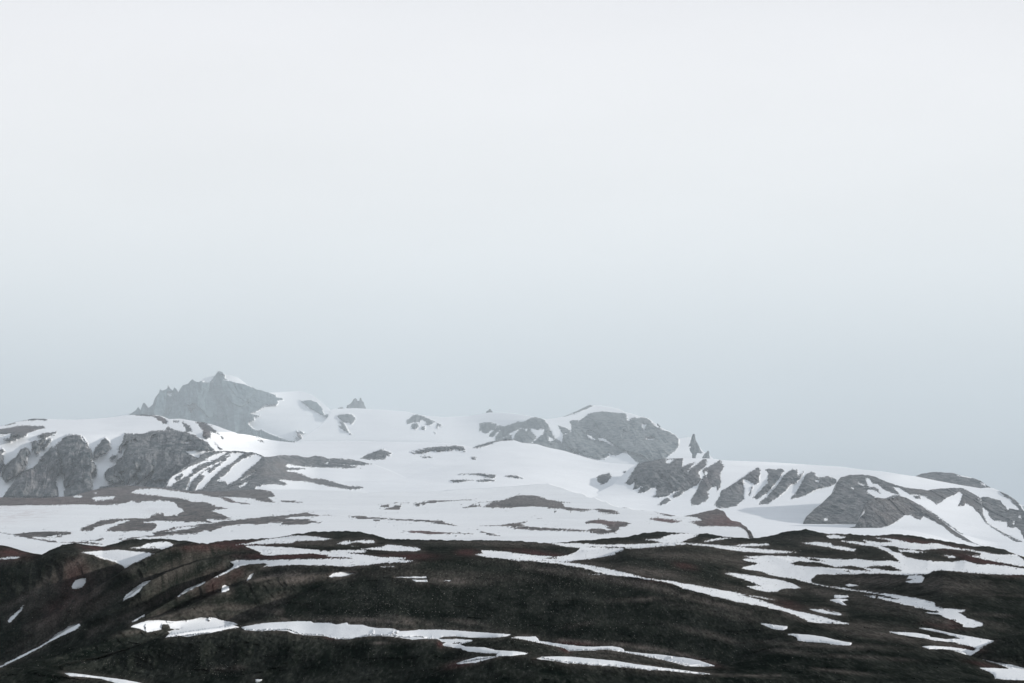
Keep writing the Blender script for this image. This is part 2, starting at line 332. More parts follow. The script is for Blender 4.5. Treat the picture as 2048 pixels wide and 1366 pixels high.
# ------------------------------------------------------------------ left mountain and the glacier
left_crest = line("A -900,560 -500,520 0,485 60,478 120,456 180,446 250,430 380,428 600,430 850,412 1000,398 1130,394 1260,402 1300,415 1350,440 1430,437 1560,455 1640,462 1760,495 1900,545 2048,570 B 60,590 200,612 330,622 370,610 520,608 800,612 1100,625 1500,627 1620,645 1740,670 1860,632 2000,590 2048,597 C 10,600 80,632 190,640 300,668 420,690 500,712 600,738 720,765 870,785 1000,795 1040,810 1090,860")
MP = [(1010,5300),(985,5650),(945,6250),(900,6950),(880,7400)]
sheet('glacier_mountain', left_crest, (-225, 1296), line("Z -225,1010 500,1010 760,1005 1296,1015"), [(-225,[(1010,5900),(975,5970),(870,6080),(845,6900),(830,7200)]), (400,[(1010,5850),(975,5950),(905,6100),(865,6300),(850,6900),(830,7300)]), (560,MP), (960, MP), (1280,[(1015,5850),(985,6180),(940,6650),(900,7250),(880,7700)])], 1, """
- A -900,515 0,510 60,500 130,488 210,485 350,490 360,505 280,535 230,545 210,565 160,580 130,570 75,585 90,550 0,555 -900,600
- A 25,595 60,590 130,575 140,590 90,612 60,615
- A 175,447 250,426 385,427 370,437 260,441
- A 30,483 125,460 125,469 40,487
- A 300,570 340,550 400,545 455,540 440,555 370,572 320,575
- A 255,620 285,605 300,630 340,575 370,575 345,630 320,645 325,660 310,710 290,720 275,700 280,670 255,675
- A 390,590 410,590 400,620 350,670 335,665 355,635
- A -80,680 0,680 20,670 32,690 15,710 25,740 30,800 0,860 -80,860
- A -900,700 -120,720 -160,1060 -900,1060
- A 15,870 50,800 130,730 165,670 210,655 235,680 240,710 215,740 220,800 180,850 100,900 40,935 15,900
- A 20,1060 60,1000 130,900 180,850 270,820 330,740 385,680 410,650 435,650 460,690 480,740 495,800 490,870 450,895 445,930 465,1000 470,1060
+ A 325,768 350,750 352,765 330,775
- A 450,640 490,600 530,560 580,555 635,560 660,590 700,650 735,700 730,760 770,800 775,860 765,885 760,830 735,860 730,910 740,950 730,1000 720,1060 520,1060 510,1010 560,960 520,985 505,950 510,890 495,870 490,770 460,700
- A 745,720 760,660 790,630 820,585 845,578 870,600 890,650 870,680 850,700 800,720 790,740 750,740
- A 660,570 690,610 735,680 730,690 700,640
- A 1000,540 1060,545 1160,540 1220,520 1300,515 1400,515 1480,530 1540,555 1600,590 1660,620 1680,650 1720,690 1640,700 1590,760 1500,800 1440,830 1380,900 1340,950 1300,1040 1000,1040 960,935 930,975 900,1000 860,1000 900,940 860,940 840,900 830,870 870,820 930,790 940,750 980,720 1010,640 1020,600 980,640 970,690 945,690 950,650 975,610
- A 1330,700 1600,690 1640,900 1500,1060 1290,1060
- A 880,745 905,715 930,715 925,735 890,757
- A 805,968 870,960 930,930 960,930 970,970 900,1000 800,990
+ A 1220,560 1245,555 1210,582
+ A 1060,602 1080,583 1087,602
+ A 955,760 980,720 987,737 965,762
+ A 1480,685 1720,685 1700,700 1600,720 1590,745 1560,735 1500,705
+ A 1480,615 1530,603 1515,622 1490,630
+ A 1100,842 1115,822 1122,842 1105,852
+ A 952,860 982,853 975,877
+ A 1232,833 1205,900 1130,967 1088,957 1130,920 1180,890
+ A 1088,868 1097,910 1070,955 1012,968 1040,920
+ A 920,888 957,890 960,930 890,960 930,967 980,962 980,930
- A 1230,402 1280,412 1340,455 1340,472 1310,470 1260,445 1250,425 1215,410
- A 1040,392 1140,390 1240,400 1250,411 1130,403
- A 1340,490 1400,510 1380,520 1320,510
- A 1455,458 1480,465 1500,480 1520,485 1540,530 1490,530 1485,500
- A 1560,460 1620,460 1690,490 1735,530 1720,550 1680,530 1690,580 1660,590 1620,570 1625,520 1590,480
- A 1768,570 1787,590 1777,600
- A 1735,540 1760,558 1745,557
- A 1715,618 1740,640 1787,687 1760,680 1740,650
- A 1380,449 1432,454 1420,462 1390,461
- B 0,580 60,610 60,620 30,613 0,592
- B 835,742 900,710 1005,680 1085,705 1060,715 1080,725 1045,720 1040,745 980,745 900,750
- B 1240,695 1400,665 1600,652 1660,665 1675,690 1600,680 1400,690 1300,702
- B 1320,722 1370,716 1420,730 1340,732
- B 1728,733 1770,738 1750,750 1728,750
- B 1735,672 1860,630 2000,586 2048,592 C 20,600 B 1960,612 1860,650 1770,674
- B 1620,879 1800,879 1925,889 1900,910 1840,901 1740,887
- B 1990,895 2048,888 C 60,903 85,911 0,908 -30,902
- B 1550,930 1600,921 1750,929 1660,940 1580,943
- B 1760,928 1860,921 1910,927 1850,938 1770,937
- C 895,850 960,835 965,850 930,870 900,860
- C 675,905 720,875 780,863 797,895 760,947 710,964 690,940
""", m_cliff, st=1.2, relief=(42,95,2.4,0.3), snow_relief=(75,420), bulge=34, bulge_w=12, edge=(1.1,10), crest_noise=0.8, swell=(9,480),
 red=[(60,860,60,10,0,0.35),(320,845,20,12,40,0.5),(405,862,22,12,45,0.5),(85,950,60,25,0,0.2)])
# ------------------------------------------------------------------ ribbed spur in the middle distance
spur_crest = line("A 1160,1060 1240,1010 1310,975 1340,930 1400,865 1500,802 1590,745 1640,698 1780,686 1900,688 2048,702 B 70,735 140,728 200,720 330,723 420,740 480,727 520,728 570,746 610,748 680,740 750,740 800,766 850,775 930,790 1040,830 1200,900")
sheet('rocky_spur', spur_crest, (290, 812), 1012, [(290,[(1012,5480),(985,5520),(950,5600),(900,5750)]), (520,[(1012,5250),(985,5480),(950,5800),(905,6100)]), (640,[(1012,5200),(985,5590),(945,6190),(900,6850)]), (740,[(1012,5290),(985,5648),(945,6248),(900,6948)]), (812,[(1012,5310),(985,5668),(945,6270),(900,6970)])], 1, """
- A 1100,1200 1310,975 1340,930 1400,860 1500,798 1590,740 1640,690 1780,680 1900,682 2048,695 B 70,728 300,717 480,722 570,740 800,760 930,788 860,802 700,800 850,818 700,824 450,816 240,790 250,820 380,825 400,832 220,847 330,860 440,905 560,915 700,960 740,972 860,968 850,987 760,997 600,972 400,932 200,915 180,920 250,950 240,962 150,952 60,957 0,975 Z 512,1100 200,1100
+ A 1320,977 1380,890 1520,815 1640,760 1700,765 1560,850 1500,890 1420,930 1380,967
+ A 1640,757 1700,723 1790,693 1835,693 1700,767
+ A 1600,880 1700,800 1800,750 1810,725 1860,695 1955,700 1900,750 1830,800 1780,830 1720,880 1620,990 1560,1007 1580,960 1640,890
+ A 1520,905 1560,870 1700,790 1710,800 1600,870 1530,940 1510,1000 1480,1000 1510,950
- A 1770,760 1830,720 1860,700 1800,770 1775,772
- A 1540,838 1600,800 1690,772 1660,800 1590,845 1550,862
- A 1660,842 1720,800 1800,762 1790,782 1730,822 1680,860
- A 1400,905 1450,870 1470,880 1440,915 1410,930
- A 1690,905 1760,850 1800,835 1760,880 1720,935 1700,950
- A 1875,900 1900,860 1915,865 1900,900 1885,915
- A 1790,835 1860,780 1950,710 1985,705 1940,760 1830,830
+ A 1740,920 1800,880 1880,790 1980,730 2048,712 B 50,735 0,790 A 1960,860 1900,920 1820,957 1800,930 1740,927
+ A 1908,972 1990,928 1960,965 1920,982
+ A 1925,922 2048,846 2048,856 1960,908
+ B 545,795 595,755 572,795
- B -60,900 60,890 0,960
""", m_cliff, st=1.2, relief=(30,70,2.0,-0.9), snow_relief=(20,300), bulge=26, edge=(1.2,9), crest_noise=1.5, brown=[(600,955,110,18,12,0.6),(560,930,50,10,0,0.5)])
# ------------------------------------------------------------------ right ridge, its knoll and the two spurs
sheet('knoll', line("D 1050,330 1150,300 1180,289 1230,270 1280,261 1340,256 1480,265 1560,288 1640,303 1700,326 1760,370 1860,425 1950,500"), (1798, 2023), 1010, [(1800,[(1010,6700),(980,6850),(944,7300)])], -1, """
+ D 1500,282 1560,283 1650,303 1600,301
+ D 1695,338 1742,352 1742,372
""", m_cliff, st=1.2, relief=(16,60,0.5,0.2), bulge=10, crest_noise=1.0)
right_crest = line("Z 1130,1030 1180,992 1225,970 1245,950 1262,935 C 1010,790 1090,768 1200,750 1360,745 1600,748 1700,762 2048,775 D 300,195 580,212 760,238 900,250 1100,280 1180,290 1350,325 1550,362 1700,386 1760,380 1800,386 1840,403 1880,423 1920,438 1980,478 2030,528 2048,556 2300,700 2900,900")
sheet('ribbed_ridge', right_crest, (1130, 2260), line("Z 1130,1080 1500,1110 1800,1125 2260,1190"), [(1130,[(1110,3600),(1075,4250),(1040,4900),(1015,5500),(990,6000),(940,6500)]), (1320,[(1110,3700),(1075,4500),(1050,5080),(1020,5650),(1000,5950),(985,6050),(940,6230),(915,6500)]),(1750,[(1110,3800),(1080,4500),(1055,5080),(1020,5750),(1000,5950),(985,6100),(950,6300),(930,6700)]),(2000,[(1130,3800),(1100,5000),(1020,5900),(980,6300),(950,6700)])], 1, """
- C 910,940 950,880 1010,785 1100,755 1200,740 1370,738 1365,790 1355,815 1400,800 1465,775 1440,810 1410,850 1470,800 1540,750 1560,755 1555,800 1490,860 1500,890 1515,910 1480,960 G 1380,210 1340,245 1280,265 1290,235 1340,205 1300,210 1240,250 1130,258 1160,220 1150,175 1100,190 1060,220 1020,225 1010,215 1045,160 1000,190 970,195 985,130 945,160 915,150
+ C 1228,758 1302,752 1272,787 1240,787
- C 1520,840 1600,800 1665,760 1697,815 1670,860 1670,930 G 1670,170 1640,215 1640,170 1600,175 1560,215 1575,240 1565,280 1500,315 1440,325 1430,285 1470,220 1500,150 1540,80
+ C 1545,855 1568,850 1560,890 1540,880
- G 1690,200 1740,170 C 1840,905 1900,860 1965,820 1990,835 1980,880 1975,940 1945,955 G 1930,160 1905,240 1890,245 1925,170 1935,150 1880,120 1845,110 1855,180 1855,270 1800,325 1720,345 1640,340 1620,320 1650,270 1680,200
- G 1165,325 1200,290 1245,256 1272,280 1240,307
- G 1925,265 1990,200 2048,140 D 0,320 0,260 -20,240 0,228 60,237 110,228 130,245 90,310 40,370 0,415 G 2048,215 1950,280 1945,265
- D 0,440 60,380 100,320 150,260 200,235 235,240 240,290 285,250 270,290 230,340 180,355 150,400 60,470 30,490 0,510 G 2048,310 1970,320 1990,290 2048,250
- D 185,470 230,410 270,340 300,280 350,250 375,260 380,290 420,300 480,290 540,310 548,345 500,370 410,385 380,400 300,440 240,460
+ D 370,316 412,318 400,337 380,332
- D 1838,400 1920,434 2000,495 2040,560 2060,620 2000,542 1930,472 1880,442
""", m_cliff, st=1.2, relief=(34,75,2.4,0.55), snow_relief=(30,380), bulge=52, bulge_w=13, edge=(1.1,9), crest_noise=0.9, red=[(1490,930,30,40,0,0.3),(1420,950,40,50,20,0.25)])
v_crest = line("D 150,730 240,700 275,680 300,620 370,550 430,505 525,412 550,340 580,300 640,282 750,275 850,292 950,335 1050,368 1140,386 1280,401 1400,387 1540,382 1590,398 1660,438 1700,458 1750,453 1790,468 1860,483 1875,512 1930,545 2048,568 2400,700 2900,900")
sheet('rock_buttress', v_crest, (1570, 2260), line("Z 1570,1075 1750,1075 1900,1125 2260,1230"), [(1570,[(1075,5180),(1050,5180),(1000,5350),(950,5600)]),(1750,[(1075,5180),(1055,5180),(1000,5400),(950,5800)]),(2048,[(1230,4200),(1110,5050),(1050,5350),(1020,5550),(980,5750)])], 1, """
- D 150,800 240,690 275,680 300,620 370,550 430,505 525,412 550,335 580,295 640,275 750,268 850,285 950,330 1050,362 1140,380 1280,396 1400,380 1540,375 1590,395 1660,436 1700,470 1715,530 1720,600 1760,670 1880,740 2000,800 2200,880 2200,905 1980,812 1840,732 1740,660 1700,600 1640,540 1580,500 1570,525 1520,530 1540,490 1560,430 1530,415 1490,440 1430,460 1390,495 1350,515 1300,480 1250,450 1200,440 1130,430 1080,400 1040,380 1000,370 1050,430 1060,450 960,475 900,600 800,780 640,780
+ D 780,303 810,308 840,348 880,353 930,400 1045,440 1000,442 930,472 870,467 788,412 800,393 860,408 900,430 880,390 850,377 800,372
+ D 713,338 772,358 770,370 725,352
+ D 665,378 690,385 685,395
+ D 448,628 475,622 482,642 455,647
+ D 655,690 720,690 730,707 700,714
- D 1165,448 1215,448 1222,470 1180,467
- D 1705,450 1750,445 1790,460 1860,475 1875,505 1920,560 1935,540 2010,555 2048,560 2300,640 2300,860 2048,790 2020,720 1980,695 1960,705 1920,695 1910,655 1860,650 1800,640 1770,610 1760,570 1735,560 1710,510
+ D 1953,638 1977,648 1967,685
+ D 2003,608 2027,603 2022,632 2005,622
- D 1210,515 1330,588 1480,698 1585,772 1565,768 1400,654
""", m_cliff, st=1.1, relief=(26,60,2.2,0.5), snow_relief=(12,350), bulge=22, edge=(0.9,9), crest_noise=1.2, brown=[(1850,985,60,12,10,0.5),(1940,1010,30,20,50,0.5)])
v2_crest = line("D 560,760 640,705 700,690 740,615 790,490 830,470 880,460 950,474 1050,450 1100,457 1150,484 1220,524 1340,609 1480,719 1640,818 1720,850 1800,900")
sheet('lower_spur', v2_crest, (1676, 1986), line("Z 1676,1100 1986,1115"), [(1676,[(1100,4600),(1075,4900),(1055,5060),(1000,5120)]),(1986,[(1115,4700),(1090,4950),(1050,5100),(1000,5250)])], -1, """
+ D 650,700 700,722 750,728 860,716 980,680 1020,655 1090,605 1140,600 1170,620 1220,640 1245,610 1330,650 1400,690 1500,770 1600,815 1640,824 1720,850 1900,900 1900,1100 500,1100 500,780
+ D 738,602 777,558 772,587 747,612
""", m_cliff, st=1.1, relief=(16,45,2.4,0.4), snow_relief=(5,300), bulge=14, edge=(0.8,9), crest_noise=0.8, brown=[(1790,1020,50,45,-30,0.6),(1890,1050,60,20,35,0.6)])
# ------------------------------------------------------------------ snow plateau
plateau_crest = line("E -900,300 -400,270 0,262 200,268 400,262 600,245 740,205 880,180 1000,165 1150,172 1300,185 1480,205 1700,212 1850,208 2048,200 F 300,200 900,222 1500,212 2048,165 G 300,150 380,170 520,215 820,322 1000,365 1300,398 1370,405 1500,385 1600,357 1640,345 1690,360 1720,405 1760,435 1830,450 1880,500 1935,578 2048,620 Z 1650,1110 1800,1130")
sheet('snow_plateau', plateau_crest, (-225, 1700), line("Z -225,1135 400,1125 900,1120 1300,1120 1536,1125 1700,1150"), [(-225,[(1150,2500),(1110,3000),(1060,3900),(1020,4600),(1000,5000),(972,5350)]),(600,DP),(1700,DP)], 1, """
- E -900,262 0,255 200,260 400,255 600,238 740,198 880,173 1000,158 1150,165 1300,178 1480,198 1700,205 1850,200 2048,195 F 120,215 150,250 90,262 170,300 100,292 0,278 E 2000,270 1750,252 1900,290 2010,315 1940,315 1800,280 1640,240 1480,215 1300,195 1200,190 1090,200 1050,225 1160,235 1290,245 1330,265 1420,270 1560,290 1640,300 1740,330 1820,352 1690,362 1730,385 1870,430 1640,430 1700,455 1500,450 1300,440 1150,450 1250,475 1260,495 1215,520 850,520 950,470 1040,435 960,440 800,480 740,518 640,518 700,480 800,440 920,425 1200,420 1210,400 1300,385 1320,405 1430,395 1470,370 1460,350 1400,310 1360,285 1250,282 1170,290 1090,300 1060,288 940,310 800,315 600,310 520,318 350,322 200,322 0,330 -900,340
+ E 568,245 662,249 642,268 590,261
+ E 728,272 790,257 927,254 902,281 760,291
+ E 738,227 777,224 772,236
- E -900,500 0,523 100,545 170,535 290,524 450,524 582,532 560,541 400,552 260,561 320,575 485,601 400,597 200,563 80,543 0,528 -900,505
- E 480,604 600,599 800,611 855,618 760,620 600,611
- E 650,590 830,579 800,590
- E 720,632 852,631 840,640
- E 950,580 1090,570 1240,555 1215,535 1380,505 1560,480 1700,462 1800,440 2048,425 F 100,410 250,400 400,378 460,390 520,400 605,402 500,411 400,413 290,416 230,430 300,440 400,438 470,450 513,466 440,464 380,487 320,483 200,487 215,460 100,466 0,480 E 1990,465 1840,485 1740,515 1690,540 1640,530 1560,550 1330,555 1240,570 1130,575 1000,599 940,599 1010,585
+ E 1318,531 1400,509 1560,489 1612,489 1500,511 1420,527
+ E 1808,510 1850,494 1900,494 1830,516
- F 745,411 850,407 900,417 1100,429 1300,439 1480,447 1560,464 1625,487 1540,474 1440,462 1300,450 1100,440 980,434 860,434 760,426 800,420
- F 940,441 992,445 960,449
- F 203,281 300,284 382,298 300,300 210,294
- F 988,351 1060,334 1162,323 1142,349 1100,363 1040,362
- F 993,322 1077,318 1050,329 1000,331
- F 1100,307 1240,305 1120,312
- F 1253,323 1330,300 1400,289 1560,284 1690,273 1758,277 1600,289 1450,302 1380,314 1300,324
- F 1648,336 1720,324 1780,318 1802,325 1740,337 1700,347 1660,350
- F 1775,299 1880,294 1960,279 2048,255 G 60,240 130,236 200,245 260,265 350,285 465,302 400,306 430,335 500,355 645,367 560,378 440,370 390,356 300,356 230,337 170,330 60,337 0,352 F 1950,353 1850,347 1800,337 1870,315 1960,290 1880,304 1780,305
- G 653,365 700,359 800,369 865,389 760,387 700,380
- F 1735,491 1860,485 1960,470 2048,460 G 122,447 60,465 110,475 20,497 F 2000,499 1850,496
- G 0,499 200,504 400,513 600,523 640,512 720,508 760,525 800,515 750,495 780,480 700,465 630,457 600,467 578,455 640,434 700,428 800,443 900,446 953,462 900,482 850,492 862,510 830,537 700,542 600,532 450,527 250,524 0,514 F 2020,508
- G 188,420 247,417 210,431
- G 338,377 354,377 345,387
- F 1768,517 1800,527 1860,543 1952,562 1880,560 1800,537
- F 1175,535 1280,527 1400,532 1600,541 1738,552 1560,552 1400,554 1280,547
- G 878,337 935,345 900,348
- G 1012,359 1073,368 1040,372
- G 1097,370 1160,358 1220,374 1315,400 1270,404 1150,382
- G 1092,427 1150,419 1280,429 1364,443 1280,456 1180,443
- G 1365,402 1500,380 1640,338 1690,352 1720,400 1760,430 1830,445 1880,495 1940,578 1900,580 1860,512 1800,487 1700,477 1500,477 1450,453 1405,448 1520,435 1480,415
""", m_plateau, st=1.3, relief=(0,60,0,0), snow_relief=(70,240), bulge=0, edge=(1.1,10), crest_noise=0.5, hum=(1.6,45), swell=(4.0,240),
 red=[(1450,1040,40,14,0,0.9),(1335,1038,35,6,0,0.9),(1210,1043,30,8,0,0.7),(830,1065,60,6,0,0.9),(120,1003,140,10,0,0.35),(300,985,140,10,0,0.25),(460,1004,40,6,10,0.4)],
 brown=[(780,1017,20,6,0,0.6),(1120,1010,50,14,5,0.5),(990,1050,60,8,0,0.8)], dirt=[(45,1030,70,12,-6,0.9),(20,1014,60,8,0,0.6),(300,1019,30,7,15,0.3),(540,1008,30,8,10,0.3)])
# ------------------------------------------------------------------ dark moorland hills in front
fg_crest = line("E -900,700 -300,650 0,645 60,660 150,690 300,715 330,718 400,680 500,640 600,625 700,638 820,655 900,630 1050,595 1350,590 1500,610 1640,632 1800,602 2048,590 F 180,578 330,548 450,535 700,528 830,535 960,560 1040,590 1240,597 1500,600 2048,605 G 300,625 430,615 690,595 900,578 1050,545 1200,530 1320,540 1480,550 1540,547 1700,570 1900,590 2048,572 D 100,745 200,725 300,712 380,728 480,750 650,752 850,768 1000,755 1130,760 1300,790 1480,820 1650,850 1750,850 1900,880 1975,910 2048,935 2300,990 3000,1100")
def knots(s, fr, bk): return (line(s), np.array(fr, float), np.array(bk, float))
FOLDS = [   # crest lines from near to far: survey points, (x, distance in front), (x, distance just behind)
 knots("Z -300,1345 0,1336 60,1335 100,1338 130,1342 180,1349 280,1366 330,1373 700,1385 860,1350 907,1329 994,1314 1024,1313 1071,1316 1131,1325 1186,1330 1231,1332 1286,1339 1331,1341 1424,1350 1500,1354 1636,1360 1836,1363 2048,1366 2400,1370", [(-300,800),(0,800),(900,830),(2400,820)], [(-300,830),(0,930),(300,960),(900,900),(1400,930),(2400,850)]),
 knots("Z -300,1344 0,1335.2 110,1333 200,1318 330,1275 375,1272 470,1260 512,1261 575,1261 600,1269 645,1272 667,1278 702,1278 737,1271 775,1271 812,1276 837,1274 875,1281 885,1290 917,1289 962,1277 1024,1275 1061,1282 1131,1297 1136,1302 1216,1299.5 1274,1309 1349,1325 1374,1331 1428,1333 1536,1305 1673,1297 1786,1294 1858,1299 1906,1300 1941,1311 1966,1320 1998,1330 2048,1339 2400,1350", [(-300,900),(0,940),(200,1000),(600,1050),(1024,1080),(2400,1080)], [(-300,910),(0,945),(110,1080),(200,1150),(330,1185),(470,1235),(600,1270),(1024,1260),(1430,1180),(1700,1120),(2400,1150)]),
 knots("Z -300,1344 0,1335 110,1330 200,1312 330,1272 450,1255 513,1241 581,1200 649,1170 700,1156 762,1137 832,1123.5 887,1119 1024,1120.5 1114,1128.5 1164,1136.5 1209,1148.5 1297,1159.5 1334,1168.5 1399,1186.5 1434,1194.5 1524,1213.5 1600,1233.5 1670,1248.5 1800,1263.5 2048,1286.5 2400,1301.5", [(-300,915),(0,1000),(330,1200),(450,1290),(513,1330),(581,1390),(700,1480),(887,1560),(1024,1600),(1400,1450),(1800,1300),(2400,1300)], [(-300,916),(0,1005),(330,1205),(450,1330),(513,1400),(700,1530),(850,1565),(1024,1600),(1400,1450),(1800,1300),(2400,1300)]),
 knots("Z -300,1344 0,1334.8 100,1316 200,1282 262,1248 300,1236 362,1218 420,1191 460,1176 495,1160 530,1153 598,1152 650,1146 700,1140 762,1130 832,1123.5 887,1119 1024,1120.5 1114,1128.5 1164,1136.5 1209,1148.5 1297,1159.5 1334,1168.5 1399,1186.5 1434,1194.5 1524,1213.5 1600,1233.5 1670,1248.5 1800,1263.5 2048,1286.5 2400,1301.5", [(-300,917),(0,1050),(262,1260),(362,1350),(495,1460),(700,1545),(887,1575),(1024,1600),(1400,1450),(1800,1300),(2400,1300)], [(-300,918),(0,1055),(262,1262),(362,1400),(420,1460),(495,1530),(600,1575),(700,1578),(887,1580),(1024,1600),(1400,1450),(1800,1300),(2400,1300)]),
 knots("Z -300,1344 0,1334.5 100,1305 200,1272 262,1244 292,1230 355,1192 410,1164 425,1156 465,1137 475,1131 512,1128 545,1134 587,1129 637,1130 692,1132 737,1131 762,1127 832,1122 887,1118 1024,1119 1114,1127 1164,1135 1209,1147 1297,1158 1334,1167 1399,1185 1434,1193 1524,1212 1600,1232 1670,1247 1800,1262 2048,1285 2400,1300", [(-300,920),(0,1180),(262,1300),(300,1320),(362,1430),(420,1490),(475,1590),(512,1620),(600,1600),(887,1590),(1024,1600),(1400,1450),(1800,1300),(2400,1300)], [(-300,930),(0,1190),(262,1400),(300,1440),(350,1560),(400,1800),(450,1890),(512,1860),(600,1770),(1024,1780),(1400,1520),(1800,1320),(2400,1320)]),
 knots("Z -300,1344 0,1333.5 80,1292.5 160,1247 245,1202 302,1161 335,1143 400,1120 470,1107 512,1102 700,1104 1024,1108 1080,1118 1117,1123 1184,1117 1229,1109 1249,1097 1351,1088 1409,1092 1484,1102 1540,1110 1600,1124 1660,1137 1720,1146 1800,1149 1858,1147 1886,1140 1926,1144 2048,1150 2400,1160", [(-300,1440),(0,1440),(160,1450),(300,1480),(350,1600),(400,1850),(450,1930),(700,1990),(1250,2200),(1351,2230),(1430,2350),(1484,2450),(1540,2400),(1600,2280),(1700,2060),(1780,1890),(1886,1700),(2400,1700)], [(-300,1660),(0,1660),(160,1660),(300,1665),(350,1770),(400,1890),(470,1985),(700,2020),(1100,2100),(1350,2450),(1430,2450),(1484,2470),(1540,2405),(1600,2285),(1700,2065),(1780,1900),(1886,2060),(2400,2000)]),
 knots("Z -300,1400 -100,1310 0,1274 75,1245 150,1206 245,1142 260,1130 310,1107 350,1092 410,1088 450,1089 500,1093 650,1089 800,1096 922,1093 1024,1096 1150,1103 1250,1096 1351,1086.5 1500,1094 1600,1100 1708,1100 1761,1097 1786,1105 1801,1113 1856,1105 1911,1115 1931,1111 1961,1115 2048,1132 2400,1170", [(-300,1700),(0,1700),(150,1700),(246,1705),(300,1725),(350,1830),(400,1960),(450,2060),(800,2180),(1351,2520),(1700,2650),(2400,2500)], [(-300,1910),(0,1915),(150,1955),(246,2100),(400,2230),(800,2260),(1351,2580),(1700,2800),(2400,2650)]),
 knots("Z -300,1135 0,1118 50,1112 82,1110 120,1105 150,1104 175,1106 205,1116 230,1122 246,1130 262,1125 310,1100 400,1080 512,1083 700,1076 1024,1086 1300,1080 1500,1085 1700,1087 1800,1088 2048,1115 2400,1160", [(-300,2040),(0,2040),(110,2045),(200,2080),(246,2150),(400,2400),(1024,2480),(1500,2850),(2400,2800)], [(-300,2300),(0,2350),(246,2350),(400,2440),(1024,2540),(1500,2920),(2400,2900)]),
]
FG_TOP = [(-300,2550),(0,2550),(400,2850),(1024,2950),(1500,3150),(2400,3200)]
def fg_depth(X, Y):
    sh = X.shape; x = X[0]; ls = [np.full(len(x), 1500.0)]; fr = [np.full(len(x), 560.0)]; bk = [np.full(len(x), 560.0)]
    for ln, a, b in FOLDS:
        xg = np.arange(-300, 2401, 5.0); k9 = np.exp(-np.linspace(-2, 2, 13)**2); k9 /= k9.sum(); kb = np.exp(-np.linspace(-2, 2, 51)**2); kb /= kb.sum(); wr = np.clip((x-700)/300.0, 0, 1); k3 = np.exp(-np.linspace(-1.5, 1.5, 3)**2); k3 /= k3.sum()
        sm = lambda v, k: np.convolve(np.pad(v, len(k)//2, mode='edge'), k, 'valid')
        wl_ = np.clip((x-1400)/120.0, 0, 1)*np.clip((1860-x)/60.0, 0, 1); yy = np.minimum((1-wl_)*np.interp(x, xg, sm(ys(ln, xg), k3)) + wl_*np.interp(x, xg, sm(ys(ln, xg), kb[13:38]/kb[13:38].sum())), ls[-1]-0.8)
        ls.append(yy); 
        sx = lambda p: (1-wr)*np.interp(x, xg, sm(np.interp(xg, p[:,0], p[:,1]), k9)) + wr*np.interp(x, xg, sm(np.interp(xg, p[:,0], p[:,1]), kb))
        fr.append(sx(a)); bk.append(sx(b))
    top = np.minimum(ys(fg_crest, x)-3.0, ls[-1]-1.5); tt = np.array(FG_TOP, float)
    ls.append(top); fr.append(np.interp(x, tt[:,0], tt[:,1])); bk.append(fr[-1])
    D = np.array(np.broadcast_to(fr[-1], sh))
    # break the crests a little so that no fold runs like a drawn line
    wob = np.clip(X/700.0, 0.35, 0.6)*1.6*fbm(X/30.0, Y/9.0, 4, 0.5, 3)
    Yw = Y + wob
    def floor_line(v):          # the hollow behind a crest does not follow every notch of that crest
        n = 40; p = np.pad(v, n, mode='edge'); m = np.max(np.stack([p[i:i+len(v)] for i in range(0, 2*n+1, 4)]), 0)
        kk = np.exp(-np.linspace(-2, 2, 61)**2); kk /= kk.sum(); return np.maximum(np.convolve(np.pad(m, 30, mode='edge'), kk, 'valid'), v)
    for k in range(1, len(ls)):
        lo, hi = ls[k-1], ls[k]; lf = floor_line(lo) if k > 1 else lo                      # lo = nearer line (larger y)
        m = (Yw <= lo[None,:]) & (Yw > hi[None,:])
        s = np.clip((lf[None,:]-Yw)/np.maximum(lf-hi, 0.5)[None,:], 0, 1)
        g = 0.62*(1-(1-s)**1.7) + 0.38*s**2.6          # quick run across the hollow, steep flank, rounded top
        g2 = 0.74*(1-(1-s)**4.2) + 0.10*s + 0.16*s**9; wl = np.clip((680-x)/230.0, 0, 1)[None,:]; g = g2*wl + g*(1-wl)
        d0 = bk[k-1][None,:]; d1 = fr[k][None,:]
        D = np.where(m, d0+(d1-d0)*g, D)
    D = np.where(Yw > 1500, 560.0, D)
    return D
